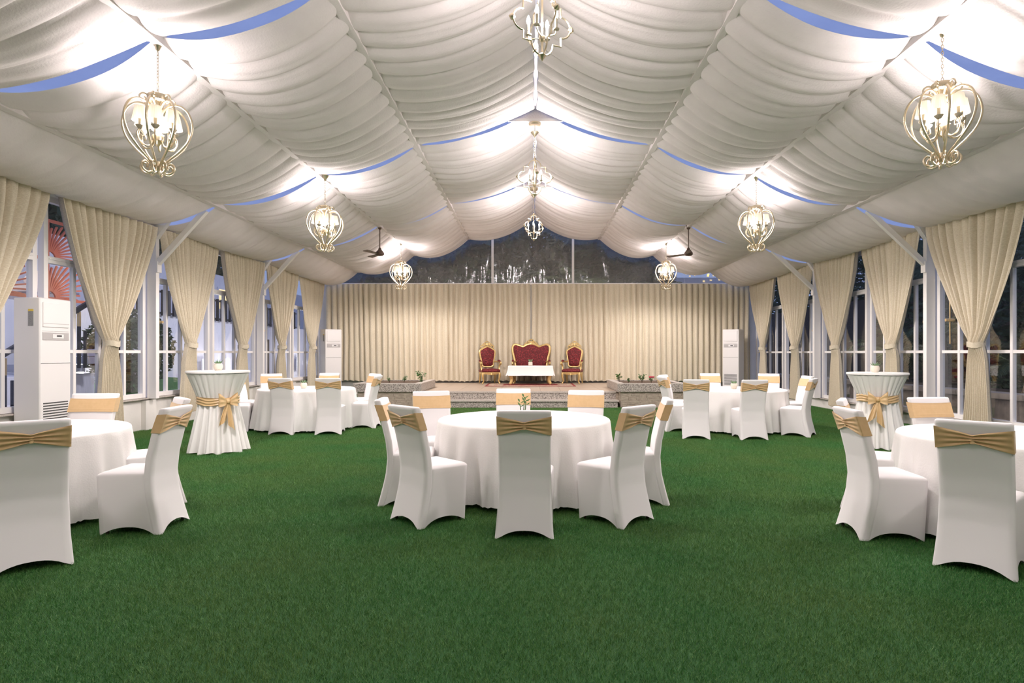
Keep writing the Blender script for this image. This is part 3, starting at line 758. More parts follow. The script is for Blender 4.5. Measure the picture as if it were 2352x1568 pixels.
# ------------------------------------------------------------------ chairs
def chair_proto():
    r = empty('banquet_chair')
    def rear(z):
        K = [(0,0),(.15,.04),(.3,.075),(.45,.088),(.6,.072),(.8,.025),(.985,-.038)]
        for (a, ya), (b, yb) in zip(K, K[1:]):
            if z <= b: 
                t = (z-a)/(b-a); return ya+(yb-ya)*t
        return K[-1][1]
    def halfw(z):
        K = [(0,.225),(.2,.21),(.45,.203),(.7,.203),(.985,.207)]
        for (a, ya), (b, yb) in zip(K, K[1:]):
            if z <= b: return ya+(yb-ya)*(z-a)/(b-a)
        return K[-1][1]
    TH = .062
    # backrest: its rear face runs down to the hem
    rings = []; nr = 9; base = []
    for q in range(31):
        k = q/30; ring = []
        zc = .955*k
        pts = []
        hw0, yc, c_ = halfw(zc), rear(zc)+TH/2, .014
        for (ax_, ay_), (bx_, by_) in (((-hw0+c_,-TH/2),(hw0-c_,-TH/2)), ((hw0,-TH/2+c_),(hw0,TH/2-.002)), ((hw0-.002,TH/2),(-hw0+.002,TH/2)), ((-hw0,TH/2-.002),(-hw0,-TH/2+c_))):
            m_ = 13 if abs(ax_-bx_) > .1 else 4
            for j in range(m_):
                t = j/(m_-1); x = ax_+(bx_-ax_)*t; y = ay_+(by_-ay_)*t
                ar = (1-abs(2*t-1)**2.4)*.068 if (m_ == 13) else .0
                if m_ == 13 and ay_ < 0: y += .014*(1-abs(2*t-1)**2.4)*max(0,1-zc/.42)
                pts.append((x, yc+y, max(.008, ar*(1-k)**3+.955*k)))
        rings.append(pts)
    top_ = rings[-1]; yct = rear(.97)+TH/2
    for ins, z in ((0,.972),(.003,.979),(.009,.984),(.016,.985)):
        rings.append([(p[0]*(1-ins/halfw(.98)), yct+(p[1]-(rear(.955)+TH/2))*(1-ins/(TH/2)), z) for p in top_])
    MB().loft(rings, capend=True).obj('backrest', 'cover', r, smooth=60)
    # seat with skirt: loop of side points
    n = 14; ZT = .462
    def loop(z, k, hem=False):
        """k 0 at hem .. 1 at the seat"""
        pts = []
        cor = []
        yr, yf = rear(z)+.048, .475+.02*k; hr, hf = halfw(z)-.0005, .222+.006*k
        C = [(-hr,yr),(hr,yr),(hf,yf),(-hf,yf)]
        for i in range(4):
            a, b = C[i], C[(i+1)%4]
            nxt = Vector((b[0]-a[0], b[1]-a[1])); inw = Vector((-nxt.y, nxt.x)).normalized()
            for j in range(n):
                t = .03+.94*(j/(n-1)); m_ = 2*t-1
                arch = (1-abs(m_)**2.4)
                pull = (.016*arch*(1-k)) + .0
                p = Vector(a).lerp(Vector(b), t)+inw*(pull)
                pts.append((p.x, p.y, arch*[.055,.065,.05,.065][i] if hem else 0))
        return pts
    arches = [p[2] for p in loop(0,0,True)]
    rings = []; K = 12
    for q in range(K+1):
        k = q/K; zc = ZT*k
        base = loop(zc, k)
        rings.append([(p[0], p[1], max(.008, arches[i]*(1-k)**1.1 + ZT*k)) for i, p in enumerate(base)])
    top = loop(ZT, 1); cxm, cym = 0, .29
    for kk, z in ((.985,.472),(.95,.481),(.86,.491),(.65,.500),(.35,.505),(.05,.506)):
        rings.append([(cxm+(p[0]-cxm)*kk, cym+(p[1]-cym)*kk, z) for p in top])
    MB().loft(rings, capend=True).obj('seat', 'cover', r, smooth=60)
    for i, (x, y) in enumerate(((-.185,.05),(.185,.05),(.185,.43),(-.185,.43))):
        MB().tube([(x,y,.002),(x,y,.05),(x*.97,y+(.02 if y < .2 else -.01),.16)], [.012,.014,.014], 6).obj('leg', 'door', r)
    # stretch sash
    per = rrect(1, 1, .3, 3)
    sb = MB(); NU, NV = 96, 16
    def sash(u, v):
        # loop: half the turns on the rear (narrow pinch), half on the front
        hw, th = halfw(.87)+.004, TH/2+.005
        P = 2*(2*hw)+2*(2*th); d = u*P
        if d < 2*hw: side, t = 'r', d/(2*hw)
        elif d < 2*hw+2*th: side, t = 'x', (d-2*hw)/(2*th)
        elif d < 4*hw+2*th: side, t = 'f', (d-2*hw-2*th)/(2*hw)
        else: side, t = 'y', (d-4*hw-2*th)/(2*th)
        vv = v
        if side == 'r':
            s = abs(2*t-1)
            zt = .893+.047*s**.8; zb = .842-.052*s**.9
            z = zb+(zt-zb)*vv
            fold = (.013*(1-s)**.5+.003)*(.5+.5*sin(vv*pi*7+.9*s+(.5 if t < .5 else 0)))*min(1,3*(1.0-s)+.05)
            off = .006+.008*math.exp(-(s/.12)**2) + fold
            x, y = -hw+2*hw*t, rear(z)-off
        else:
            if side == 'x': zt, zb = .94-.004*t, .79+.004*t
            elif side == 'y': zt, zb = .936+.004*t, .794-.004*t
            else: zt, zb = .936-.006*sin(pi*t), .794+.004*sin(pi*t)
            z = zb+(zt-zb)*vv
            wr = .0012*sin(vv*40)*(1 if vv < .22 or vv > .85 else .2)
            if side == 'x': x, y = hw, rear(z)-.004+(TH+.009)*t
            elif side == 'y': x, y = -hw, rear(z)+TH+.005-(TH+.009)*t
            else: x, y = hw-2*hw*t, rear(z)+TH+.005+wr
        return (x, y, z)
    sb.grid(sash, NU, NV, True)
    so = sb.obj('sash', 'sash', r, smooth=75)
    MB().grid(lambda u, v: (-.012+.024*u+.003*sin(v*9), rear(.867)-.017-.006*sin(pi*u), .838+.058*v), 4, 6).obj('sash_pinch', 'sash', so, smooth=180)
    return r
CP = chair_proto()
first = [True]
def chair(x, y, fx, fy, label, grp, sc=1.0, sz=1.0):
    o = CP if first[0] else copy_tree(CP); first[0] = False
    o.location = (x, y, .0); o.rotation_euler.z = math.atan2(fy, fx)-pi/2; o.scale = (sc, sc, sz)
    tag(o, label, 'chair', grp)
G1 = 'white covered chairs round the central table'
W = 'white chair with gold sash '
chair(-.06,4.62, .03,1, W+'seen square from behind in front of central table', G1)
chair(-1.06,5.02, .72,.69, W+'at front left of central table, turned to the right', G1)
chair(.885,5.02, -.70,.71, W+'at front right of central table, turned to the left', G1)
chair(-1.44,5.83, 1,.06, W+'in profile at left of central table, half hidden by another', G1)
chair(1.30,5.85, -1,.10, W+'in profile at right of central table, half hidden by another', G1)
chair(-1.15,6.95, .30,-.95, W+'facing the camera at back left of central table', G1)
chair(-.225,7.42, .0,-1, W+'facing the camera directly behind the central table', G1)
chair(.63,7.08, -.18,-.98, W+'facing the camera at back right of central table', G1)
G2 = 'white covered chairs round the near left table'
chair(-3.23,3.93, -.66,.75, W+'large in the left foreground, cut by the left edge', G2)
chair(-2.89,4.96, -1,-.06, W+'in profile with full seat, right of near left table', G2)
chair(-3.40,5.92, -.74,-.67, W+'behind the profile chair at near left table', G2)
chair(-4.68,6.55, .06,-1, W+'facing the camera below the near air conditioner', G2, 1.12, 1.0)
G3 = 'white covered chairs round the near right table'
chair(2.82,3.9, .70,.71, W+'large in the right foreground seen from behind', G3)
chair(2.48,4.8, 1,-.06, W+'in profile with full seat, left of near right table', G3)
chair(2.92,5.75, .85,-.52, W+'behind the profile chair at near right table', G3)
chair(3.88,5.98, .12,-1, W+'facing the camera at back of near right table', G3)
G4 = 'white covered chairs round the far left table'
chair(-4.33,10.46, .10,1, W+'seen from behind at far left table, left of two', G4)
chair(-3.51,10.48, -.16,.98, W+'seen from behind at far left table, right of two', G4)
chair(-2.92,11.6, -1,.0, W+'in profile at right of far left table, nearer one', G4)
chair(-3.28,12.75, -.72,-.70, W+'right rear of far left table, beside the planter', G4)
chair(-4.35,13.1, .05,-1, W+'facing the camera below the far left air conditioner', G4)
chair(-5.45,12.75, .35,-.94, W+'facing the camera at back left of far left table', G4)
chair(-5.8,11.9, 1,-.15, W+'farther of two behind the left cocktail table', G4)
chair(-5.58,10.97, .95,.25, W+'nearer of two behind the left cocktail table', G4)
G5 = 'white covered chairs round the far right table'
chair(2.68,9.94, .22,.97, W+'seen from behind at far right table, left of two', G5)
chair(3.60,9.84, .0,1, W+'seen from behind at far right table, right of two', G5)
chair(4.76,10.30, -.80,.60, W+'at front right of far right table showing seat and back', G5)
chair(5.20,11.5, -1,.0, W+'in profile at right of far right table, mostly hidden', G5)
chair(4.95,12.75, -.3,-.95, W+'facing the camera at back right of far right table', G5)
chair(3.76,12.9, .0,-1, W+'facing the camera behind the far right table, left', G5)
chair(2.60,12.1, .85,-.52, W+'at back left of far right table beside the planter', G5)
chair(2.36,11.1, 1,.12, W+'nearest profile one at left of far right table', G5)

# ------------------------------------------------------------------ round tables
def round_table(x, y, where, seed, R=.87):
    t = empty('round_table', (x,y,0), 0, 'round banquet table under white cloth, '+where, 'table', 'round banquet tables')
    MB().lathe([(0,.70),(R-.03,.70),(R-.015,.71),(R-.015,.73),(R-.03,.74),(0,.74)], 48).obj('tabletop', 'door', t)
    for k in range(4):
        a = pi/4+k*pi/2; MB().tube([(cos(a)*.55,sin(a)*.55,.035),(cos(a)*.45,sin(a)*.45,.70)], .018, 6).obj('leg', 'blackmetal', t)
    rnd = random.Random(seed); ph = [rnd.uniform(0,6.28) for _ in range(4)]
    b = MB(); n = 220
    rings = []
    for k in (.0005,.3,.6,.85,.95): rings.append([(R*k*cos(2*pi*i/n), R*k*sin(2*pi*i/n), .755) for i in range(n)])
    for q, zz in ((.985,.753),(1.0,.745),(1.008,.73)): rings.append([(R*q*cos(2*pi*i/n), R*q*sin(2*pi*i/n), zz) for i in range(n)])
    for j in range(1, 19):
        v = j/18; z = .73+(.045-.73)*v; ring = []
        for i in range(n):
            a = 2*pi*i/n
            fold = .5*sin(17*a+ph[0]+.8*sin(2*a+ph[1]))+.4*sin(27*a+ph[2])+.3*sin(5*a+ph[3])
            rr = R+.008+.055*v + .085*fold*v**.6*(.45+.55*v)
            zz = z + (.012*abs(sin(a*46)) if j == 18 else 0)
            ring.append((rr*cos(a), rr*sin(a), zz))
        rings.append(ring)
    c = b.loft(rings).obj('tablecloth', 'cloth', None, (x,y,0), smooth=180)
    tag(c, 'white damask tablecloth reaching the grass, on '+where, 'tablecloth', 'white tablecloths')
round_table(-.08,6.25, 'the central table', 1)
round_table(-4.50,5.26, 'the near left table cut by chairs', 2)
round_table(3.94,4.90, 'the near right table at frame edge', 3)
round_table(-4.24,11.5, 'the far left table', 4)
round_table(3.80,11.3, 'the far right table', 5)

# ------------------------------------------------------------------ cocktail tables
def cocktail(x, y, H, label, ba, seed):
    r = empty('cocktail_table', (x,y,0), 0, label, 'table', 'draped cocktail tables')
    R = .415; rnd = random.Random(seed); ph = [rnd.uniform(0,6) for _ in range(4)]
    MB().lathe([(0,.0),(R,.0),(R+.004,-.012),(R+.002,-.03),(R-.008,-.032),(R-.01,-.02),(0,-.02)], 56, (0,0,H+.008)).obj('tabletop', 'plaincloth', r)
    b = MB(); n = 240; rings = []; zw = .74
    for j in range(33):
        v = j/32; ring = []
        z = H-.03 + (.018-(H-.03))*v
        for i in range(n):
            a = 2*pi*i/n
            if z > zw:
                t = (H-.03-z)/(H-.03-zw); rr = R-.012-(R-.012-.248)*t**.95; am = .008+.016*t
            else:
                t = (zw-z)/zw; rr = .248+(.37-.248)*t**1.1; am = .012+.034*t
            f_ = sin(17*a+ph[0]+.7*sin(3*a+ph[1])); f_ = math.copysign(abs(f_)**.7, f_)+.35*sin(7*a+ph[2])
            if z > zw: f_ = abs(sin(13*a+ph[0]+.5*sin(4*a+ph[1])))**.6*1.3-.9
            rr += am*f_
            zz = z+(.012*sin(9*a+ph[3]) if j == 32 else 0)
            ring.append((rr*cos(a), rr*sin(a), max(.006,zz)))
        rings.append(ring)
    b.loft(rings).obj('table_cover', 'plaincloth', r, smooth=180)
    MB().tube([(0,0,.0),(0,0,H-.03)], .03, 8).obj('pedestal', 'blackmetal', r)
    def band(u, v):
        a = 2*pi*u; rr = .280+.006*sin(v*pi*6+1.5*sin(3*a)+.7*sin(7*a)); pin = .25*math.exp(-((((a-ba+pi) % (2*pi))-pi)/.5)**2)
        return (rr*cos(a), rr*sin(a), zw-.055*(1-pin)+.115*(1-pin)*v + .012*sin(a*2+seed))
    sa = MB().grid(band, 90, 14, True).obj('sash', 'satin', r, smooth=180)
    # bow in a frame facing direction ba
    bx = Vector((cos(ba),sin(ba),0)); tx = Vector((-sin(ba),cos(ba),0)); up = Vector((0,0,1)); o = bx*.302+up*(zw-.0)
    bow = empty('bow', (0,0,0)); bow.parent = sa
    def place(p): return o + tx*p[0] + bx*p[1] + up*p[2]
    for sgn in (-1,1):
        lp = MB(); 
        def loopf(u, v, sgn=sgn):
            a = 2*pi*u; q = .5-.5*cos(a)       # 0 at knot, 1 at the far end
            x_ = sgn*(.015+.115*q); th = .045*sin(a)*(1-.25*q)
            wv = (v-.5)*(.045+.15*q**.8); rip = .007*sin(v*pi*5+u*5)*q
            return place((x_, .035+th+rip+.02*q, wv + .022*q - .015*(1-q)))
        lp.grid(loopf, 28, 10, True).obj('bow_loop', 'satin', sa, smooth=180)
    for (dx, L, wd) in ((-.075,.30,.085),(.03,.36,.075)):
        tl = MB()
        def tail(u, v, dx=dx, L=L, wd=wd):
            t = v; wq = (.03+wd*t**.7); 
            xx = dx*t**.8*1.2 + (u-.5)*wq*1.0
            zz = -L*t + (.5-u)*.09*t*(1 if dx > 0 else -1)
            return place((xx, .045+.018*sin(u*pi*3+t*2)*t+.03*t, -.01+zz))
        tl.grid(tail, 12, 16).obj('bow_tail', 'satin', sa, smooth=180)
    kn = MB(); c0 = place((0,.05,-.0))
    kn.loft([[c0+tx*(.026*cos(2*pi*k/14))*s_+bx*(.026*sin(2*pi*k/14))*s_+up*z_ for k in range(14)] for z_, s_ in ((-.035,.5),(-.025,.95),(0,1.1),(.02,.9),(.03,.5))], cap=True).obj('bow_knot', 'satin', sa, smooth=120)
    bpy.data.objects.remove(bow)
cocktail(-4.53,8.8,1.155, 'high cocktail table with white drape and gold bow on the left', radians(-42), 1)
cocktail(5.21,9.2,1.115, 'high cocktail table with white drape and gold bow on the right', radians(-118), 2)

# ------------------------------------------------------------------ potted plants on the tables
def pot_proto():
    r = empty('potted_succulent')
    MB().lathe([(0,.001),(.045,.001),(.046,.018),(.052,.02),(.062,.05),(.060,.08),(.050,.102),(.044,.104),(.042,.09),(0,.088)], 22).obj('pot', 'pot', r)
    MB().lathe([(.041,.09),(0,.094)], 12).obj('soil', 'soil', r)
    for k in range(16):
        a = k*2.4; L = .055+.03*(k % 3)/2; sp_ = .3+.7*((k*7) % 16)/16
        d = Vector((cos(a)*sp_, sin(a)*sp_, 1.0-.3*sp_)).normalized()
        p0 = Vector((cos(a)*.012, sin(a)*.012, .088))
        MB().tube([p0, p0+d*L*.5, p0+d*L], [.006,.007,.001], 4).obj('leaf', 'succulent', r)
    return r
PT = pot_proto()
for i, (x, y, z, lab) in enumerate([(-4.53,8.8,1.163,'small cream pot of succulent on the left cocktail table'),(5.18,9.2,1.123,'small cream pot of succulent on the right cocktail table'),
        (-4.27,11.4,.757,'small cream pot of succulent on the far left table'),(3.71,11.2,.757,'small cream pot of succulent on the far right table')]):
    o = PT if i == 0 else copy_tree(PT); o.location = (x,y,z); o.rotation_euler.z = i; tag(o, lab, 'potted plant', 'succulents in cream pots')
r = empty('bamboo_sprig', (-.09,6.1,.757), 0, 'green bamboo sprig in a small pot on the central table', 'potted plant')
MB().lathe([(0,.001),(.04,.001),(.048,.03),(.045,.07),(.036,.072),(.034,.06),(0,.058)], 18).obj('pot', 'pot', r)
for k, (dx, h) in enumerate(((-.03,.15),(.012,.20),(.03,.17))):
    MB().tube([(dx*.3,0,.055),(dx*.8,0,h*.6),(dx+.0,0,h)], .005, 5).obj('stalk', 'leaf', r)
    for q in range(6):
        a = q*2.1; p = Vector((dx, 0, h-.03+.012*q)); d = Vector((cos(a)*.8, sin(a)*.8, .5)).normalized(); u = d.orthogonal().normalized(); s = .028
        MB().add([p, p+d*s+u*.007, p+d*s*2, p+d*s-u*.007], [(0,1,2,3)]).obj('leaf', 'leaf', r, smooth=None)

# ------------------------------------------------------------------ stage furniture
def cabriole(x, y, fx, fy, H=.36):
    d = Vector((fx,fy,0))
    pts = cr([Vector((x,y,H)), Vector((x,y,H*.85))+d*.035, Vector((x,y,H*.55))+d*.02, Vector((x,y,H*.25))-d*.015, Vector((x,y,.06))+d*.01, Vector((x,y,.012))+d*.04], 3)
    n = len(pts); rs = [.046-.026*min(1,i/(n*.7)) + (.008 if i > n-4 else 0) for i in range(n)]
    return MB().tube(pts, rs, 8)
def throne(label, loc, rz, wide, grp):
    r = empty('throne_sofa' if wide > 1 else 'throne_chair', loc, rz, label, 'sofa' if wide > 1 else 'armchair', grp)
    # local frame: faces -y ; seat width sw
    sw = 1.18 if wide > 1 else .62; sd_ = .56
    H = 1.36
    # outline of back pad in x,z
    if wide > 1:
        half = [(0,1.29),(.14,1.26),(.26,1.20),(.38,1.24),(.51,1.27),(.58,1.19),(.575,1.02),(.53,.85),(.50,.68),(.46,.57),(.25,.54),(0,.54)]
    else:
        half = [(0,1.20),(.08,1.17),(.17,1.12),(.235,1.06),(.235,.96),(.205,.82),(.18,.68),(.17,.60),(.10,.57),(0,.57)]
    out2 = half + [(-x,z) for x, z in reversed(half[1:-1])]
    ol = [(p.x,p.y) for p in cr([(a,b,0) for a,b in out2], 4, True)]
    lean = .10
    def tuft(x, z):
        s = .14; v = 0
        for i in range(-5,6):
            for j in range(0,8):
                cxx = i*s+(s/2 if j % 2 else 0); czz = .60+j*.10
                v += .022*math.exp(-((x-cxx)**2+(z-czz)**2)/(2*.022**2))
        return v
    def shear(o): 
        for v in o.data.vertices: v.co.y += lean*(v.co.z-.5)
        return o
    n0 = len(ol)
    bp = MB(); 
    # cushion with finer rings
    cxm = 0; czm = sum(p[1] for p in ol)/n0; rings = [[(p[0], .02, p[1]) for p in ol]]
    for i in range(13):
        k = 1-i/12.6; hh = .055*(1-k**4)
        rings.append([((p[0])*k, -.02-hh+tuft(p[0]*k, czm+(p[1]-czm)*k)*(1-k**3), czm+(p[1]-czm)*k) for p in ol])
    shear(bp.loft(rings, cap=True).obj('back_cushion', 'velvet', r, (0,sd_/2-.04,0), smooth=180))
    fr = MB(); path = [Vector((p[0]*1.06, 0, czm+(p[1]-czm)*1.05)) for p in ol]; path.append(path[0]); 
    fr.tube(path, .042 if wide > 1 else .036, 8, cap=False, squash=1)
    back = shear(fr.obj('back_frame', 'gold', r, (0,sd_/2-.03,0)))
    # carved crest
    cz = (1.29 if wide > 1 else 1.22)+.02
    cre = MB()
    for s in (-1,1):
        cre.tube([Vector((s*p[0],-.01,cz+p[1])) for p in cr([(0,.15),(.05,.13),(.085,.09),(.075,.05),(.045,.055),(.05,.085)],3)], .015, 6)
        cre.tube([Vector((s*p[0],-.01,cz+p[1])) for p in cr([(.06,.09),(.12,.075),(.165,.03),(.15,-.01),(.115,.0),(.125,.03)],3)], .015, 6)
        cre.tube([Vector((s*p[0],-.01,cz+p[1])) for p in cr([(.13,.045),(.19,.02),(.225,-.03),(.19,-.05)],3)], .014, 6)
        cre.tube([Vector((s*p[0],-.01,cz+p[1])) for p in cr([(0,.03),(.05,.04),(.11,.0)],3)], .02, 6)
    cre.lathe([(0,.0),(.03,.01),(.035,.06),(.02,.10),(0,.11)], 10, (0,-.01,cz+.0))
    cre.lathe([(0,.0),(.02,.01),(.012,.03),(0,.05)], 8, (0,-.01,cz+.13))
    shear(cre.obj('carved_crest', 'gold', r, (0,sd_/2-.03,0)))
    # seat
    sr = [[(x,y,z) for x,y in rrect(sw/2-i, sd_/2-i, .06, 4)] for i, z in ((.02,.38),(.0,.40),(.0,.44),(.03,.475),(.12,.495),(.22,.50))]
    MB().loft(sr, cap=True).obj('seat_cushion', 'velvet', r, (0,-.02,0), smooth=80)
    ap = MB(); hwid = sw/2-.02
    def apron(u, v):
        x = (2*u-1)*hwid; return (x, -sd_/2-.02+.012*(v-.5), .385-(.05+.05*max(0,1-abs(x)/(hwid*.45))**1+.025*sin(abs(x)/hwid*pi))*v)
    ap.grid(apron, 30, 4); ap.grid(lambda u, v: (lambda p: (p[0], p[1]+.05, p[2]))(apron(1-u, v)), 30, 4)
    for s in (-1,1): ap.box((s*(hwid-.02), 0, .35), (.04, sd_-.06, .07))
    ap.box((0, sd_/2-.05, .35), (sw-.06, .04, .07)); ap.box((0,0,.372), (sw-.05, sd_-.05, .02))
    ap.lathe([(0,-.02),(.03,-.01),(.035,.02),(.02,.05),(0,.055)], 10, (0,-sd_/2-.03,.30))
    ap.obj('seat_rail', 'gold', r, smooth=60)
    for s in (-1,1):
        cabriole(s*(sw/2-.05), -sd_/2+.02, s*.7, -.7).obj('front_leg', 'gold', r)
        MB().tube(cr([(s*(sw/2-.06), sd_/2-.06, .36),(s*(sw/2-.06), sd_/2-.02,.2),(s*(sw/2-.05), sd_/2+.06,.012)],4), [.034,.032,.030,.028,.026,.024,.022,.021,.02], 8).obj('rear_leg', 'gold', r)
        ax_ = s*(sw/2-.0)
        arm = MB().tube(cr([(s*(sw/2-.1), sd_/2-.02, .72),(ax_+s*.0, .08, .72),(ax_+s*.02,-.12,.70),(ax_+s*.02,-.22,.70),(ax_+s*.02,-.25,.665),(ax_+s*.02,-.22,.64)],3), .027, 7)
        arm.tube(cr([(ax_+s*.015,-.21,.67),(ax_,-.14,.60),(ax_-s*.01,-.13,.52),(ax_-s*.02,-.18,.40)],3), [.03]*6+[.026]*4, 7)
        ao = arm.obj('armrest', 'gold', r)
        MB().tube([(ax_,.06,.745),(ax_+s*.012,-.02,.752),(ax_+s*.018,-.13,.742)], [.028,.036,.026], 8).obj('arm_pad', 'velvet', ao, smooth=180)
    return r
throne('gold framed throne chair with red tufted back, left of sofa', (-1.40,20.0,SH), .30, 0, 'gold and red throne chairs')
throne('gold framed throne chair with red tufted back, right of sofa', (1.33,20.0,SH), -.28, 0, 'gold and red throne chairs')
throne('gold carved sofa with red tufted upholstery behind the white coffee table', (-.03,20.1,SH), 0, 2, None)
# coffee table with cloth
ct = empty('coffee_table', (-.05,19.3,SH+.012), 0, 'low table with curved gold legs in front of the red sofa', 'table')
MB().bevel_box((0,0,.56), (1.34,.66,.04), .01).obj('tabletop', 'gold', ct)
for sx in (-1,1):
    for sy in (-1,1):
        pts = cr([(sx*.60,sy*.26,.55),(sx*.63,sy*.29,.38),(sx*.58,sy*.26,.16),(sx*.62,sy*.29,.045),(sx*.64,sy*.30,.02)],4)
        MB().tube(pts, [.075-.040*i/(len(pts)-1) for i in range(len(pts))], 8).obj('leg', 'gold', ct)
def cloth(u, v):
    hx, hy, D = .70, .36, .30
    x, y = (2*u-1)*(hx+D), (2*v-1)*(hy+D); ox, oy = max(0,abs(x)-hx), max(0,abs(y)-hy)
    d = min(1,(max(ox,oy) if (ox == 0 or oy == 0) else sqrt(ox*ox+oy*oy)*.9)/D*1.0)*D
    fl = .10*d/D
    px = math.copysign(min(abs(x),hx)+(ox > 0)*fl*.6*(ox/D)+.012*(d/D)*sin(9*y), x); py = math.copysign(min(abs(y),hy)+(oy > 0)*fl*.6*(oy/D)+.010*(d/D)*sin(11*x), y)
    return (px, py, .588-d*(1 if d > .002 else 0) + .004*nz(x*3,y*3,0))
tag(MB().grid(cloth, 60, 40).obj('table_throw', 'plaincloth', None, (-.05,19.3,SH+.012), smooth=180), 'white rectangular cloth hanging over the low stage table', 'tablecloth')
r = empty('tissue_holder', (-.05,19.25,SH+.602), 0, 'small white pot with grey green plant on the stage table', 'potted plant')
MB().bevel_box((0,0,.06), (.13,.13,.12), .012).obj('holder', 'pot', r)
for k in range(9):
    a = k*2.4; d = Vector((cos(a)*.5, sin(a)*.5, 1)).normalized(); p0 = Vector((cos(a)*.03, sin(a)*.03, .118))
    MB().tube([p0, p0+d*.05, p0+d*.10], [.009,.011,.002], 4).obj('leaf', 'succulent', r)
rug = empty('rug', (-.05,19.15,SH), 0, 'red bordered patterned rug under the stage table', 'rug')
MB().box((0,0,.006), (2.75,1.7,.010)).obj('border', 'rugred', rug, smooth=None)
MB().box((0,0,.0085), (2.60,1.55,.009)).obj('field', 'rugbeige', rug, smooth=None)
MB().box((0,0,.0095), (1.7,.75,.009)).obj('medallion', 'rugred', rug, smooth=None)

# ------------------------------------------------------------------ air conditioners
def ac_proto():
    r = empty('air_conditioner'); Wd, D, Hh = .56, .36, 1.85      # faces -y, base at z=0
    MB().bevel_box((0,0,Hh/2), (Wd,D,Hh), .012).obj('cabinet', 'acwhite', r, smooth=30)
    f_ = -D/2
    p = MB().bevel_box((0,f_-.004,1.62), (Wd-.10,.016,.34), .005).obj('outlet_panel', 'acwhite', r, smooth=30)
    MB().box((0,f_-.013,1.50), (Wd-.10,.003,.006)).obj('panel_groove', 'acgrey', p, smooth=None)
    MB().box((0,f_-.002,1.395), (Wd-.10,.004,.005)).obj('seam', 'acgrey', r, smooth=None)
    d = MB().box((0,f_-.003,1.325), (Wd-.10,.010,.105)).obj('control_strip', 'acgrey', r, smooth=None)
    s = MB().bevel_box((.03,f_-.010,1.325), (.20,.008,.062), .003).obj('display', 'acwhite', d, smooth=30)
    MB().box((.045,f_-.0155,1.33), (.085,.004,.024)).obj('screen', 'acdark', d, smooth=None)
    MB().box((0,f_-.0015,1.465), (.05,.004,.010)).obj('badge', 'acgrey', r, smooth=None)
    MB().box((0,f_-.001,.95), (Wd-.04,.006,.006)).obj('seam', 'acdark', r, smooth=None)
    for k in range(10):
        MB().box((0,f_-.001,.40-.036*k), (Wd-.12,.008,.014)).obj('intake_slot', 'acdark', r, smooth=None)
    st_ = MB().box((-Wd/2-.001,-.06,1.56), (.004,.07,.20)).obj('side_label', 'sticker', r, smooth=None)
    MB().box((-Wd/2-.0015,-.06,1.675), (.004,.07,.03)).obj('side_label_top', 'yellow', r, smooth=None)
    for sx in (-1,1): MB().box((sx*(Wd/2-.06),0,-.005), (.07,D-.06,.014)).obj('foot', 'acdark', r, smooth=None)
    return r
def plinth(loc, rz, lab):
    o = MB().bevel_box((0,0,.155), (.66,.46,.31), .01).obj('plinth', 'white_wall', None, loc, rz); tag(o, lab, 'plinth', 'plinths under the air conditioners')
AC = ac_proto(); AC.location = (AX-6.92,8.55,.325); AC.rotation_euler.z = pi/2; tag(AC, 'tall white floor standing air conditioner by the nearest left curtain', 'air conditioner', 'white air conditioners')
a2 = copy_tree(AC); a2.location = (-6.50,19.7,.325); a2.rotation_euler.z = .80; tag(a2, 'tall white air conditioner in the back left corner', 'air conditioner')
a3 = copy_tree(AC); a3.location = (6.52,19.75,.325); a3.rotation_euler.z = -.80; tag(a3, 'tall white air conditioner in the back right corner', 'air conditioner')
plinth((AX-6.86,8.55,0), pi/2, 'white plinth under the near left air conditioner'); plinth((-6.50,19.7,0), .8, 'white plinth under the back left air conditioner'); plinth((6.52,19.75,0), -.8, 'white plinth under the back right air conditioner')

# ------------------------------------------------------------------ OUTSIDE, left: white building, stairs, lattice, bush
bd = empty('white_building', (-11.6,20,0), 0, 'white rendered building wall seen through the left windows', 'building')
MB().box((-.1,1,1.3), (.2,42,2.62)).obj('lower_wall', 'extwall', bd, smooth=None)
MB().box((-3.0,2,2.5), (.3,46,5.0)).obj('upper_wall', 'extwall', bd, smooth=None)
MB().box((3.2,13,1.6), (6.0,.3,3.2)).obj('end_wall', 'extwall', bd, smooth=None)
for k, (y, z) in enumerate(((2.0,3.9),(5.2,3.9),(8.4,3.9),(11.5,3.9))):
    wf = MB().box((-2.82,y,z), (.06,.9,1.1)).obj('window', 'extwall', bd, smooth=None); MB().box((-2.78,y,z), (.02,.74,.9)).obj('pane', 'litwin', wf, smooth=None)
dr = MB().box((.02,6.3,1.0), (.06,1.0,2.0)).obj('door', 'door', bd, smooth=None)
fc = empty('slat_fence', (-11.5,0,0), 0, 'dark vertical slat fence along top of white building wall', 'fence')
for k in range(42):
    MB().box((0,17.2+k*.30,2.98), (.05,.14,.80)).obj('slat', 'blackmetal', fc, smooth=None)
MB().box((-.03,23.4,3.32), (.04,12.8,.06)).obj('rail', 'blackmetal', fc, smooth=None); MB().box((-.03,23.4,2.66), (.04,12.8,.06)).obj('rail', 'blackmetal', fc, smooth=None)
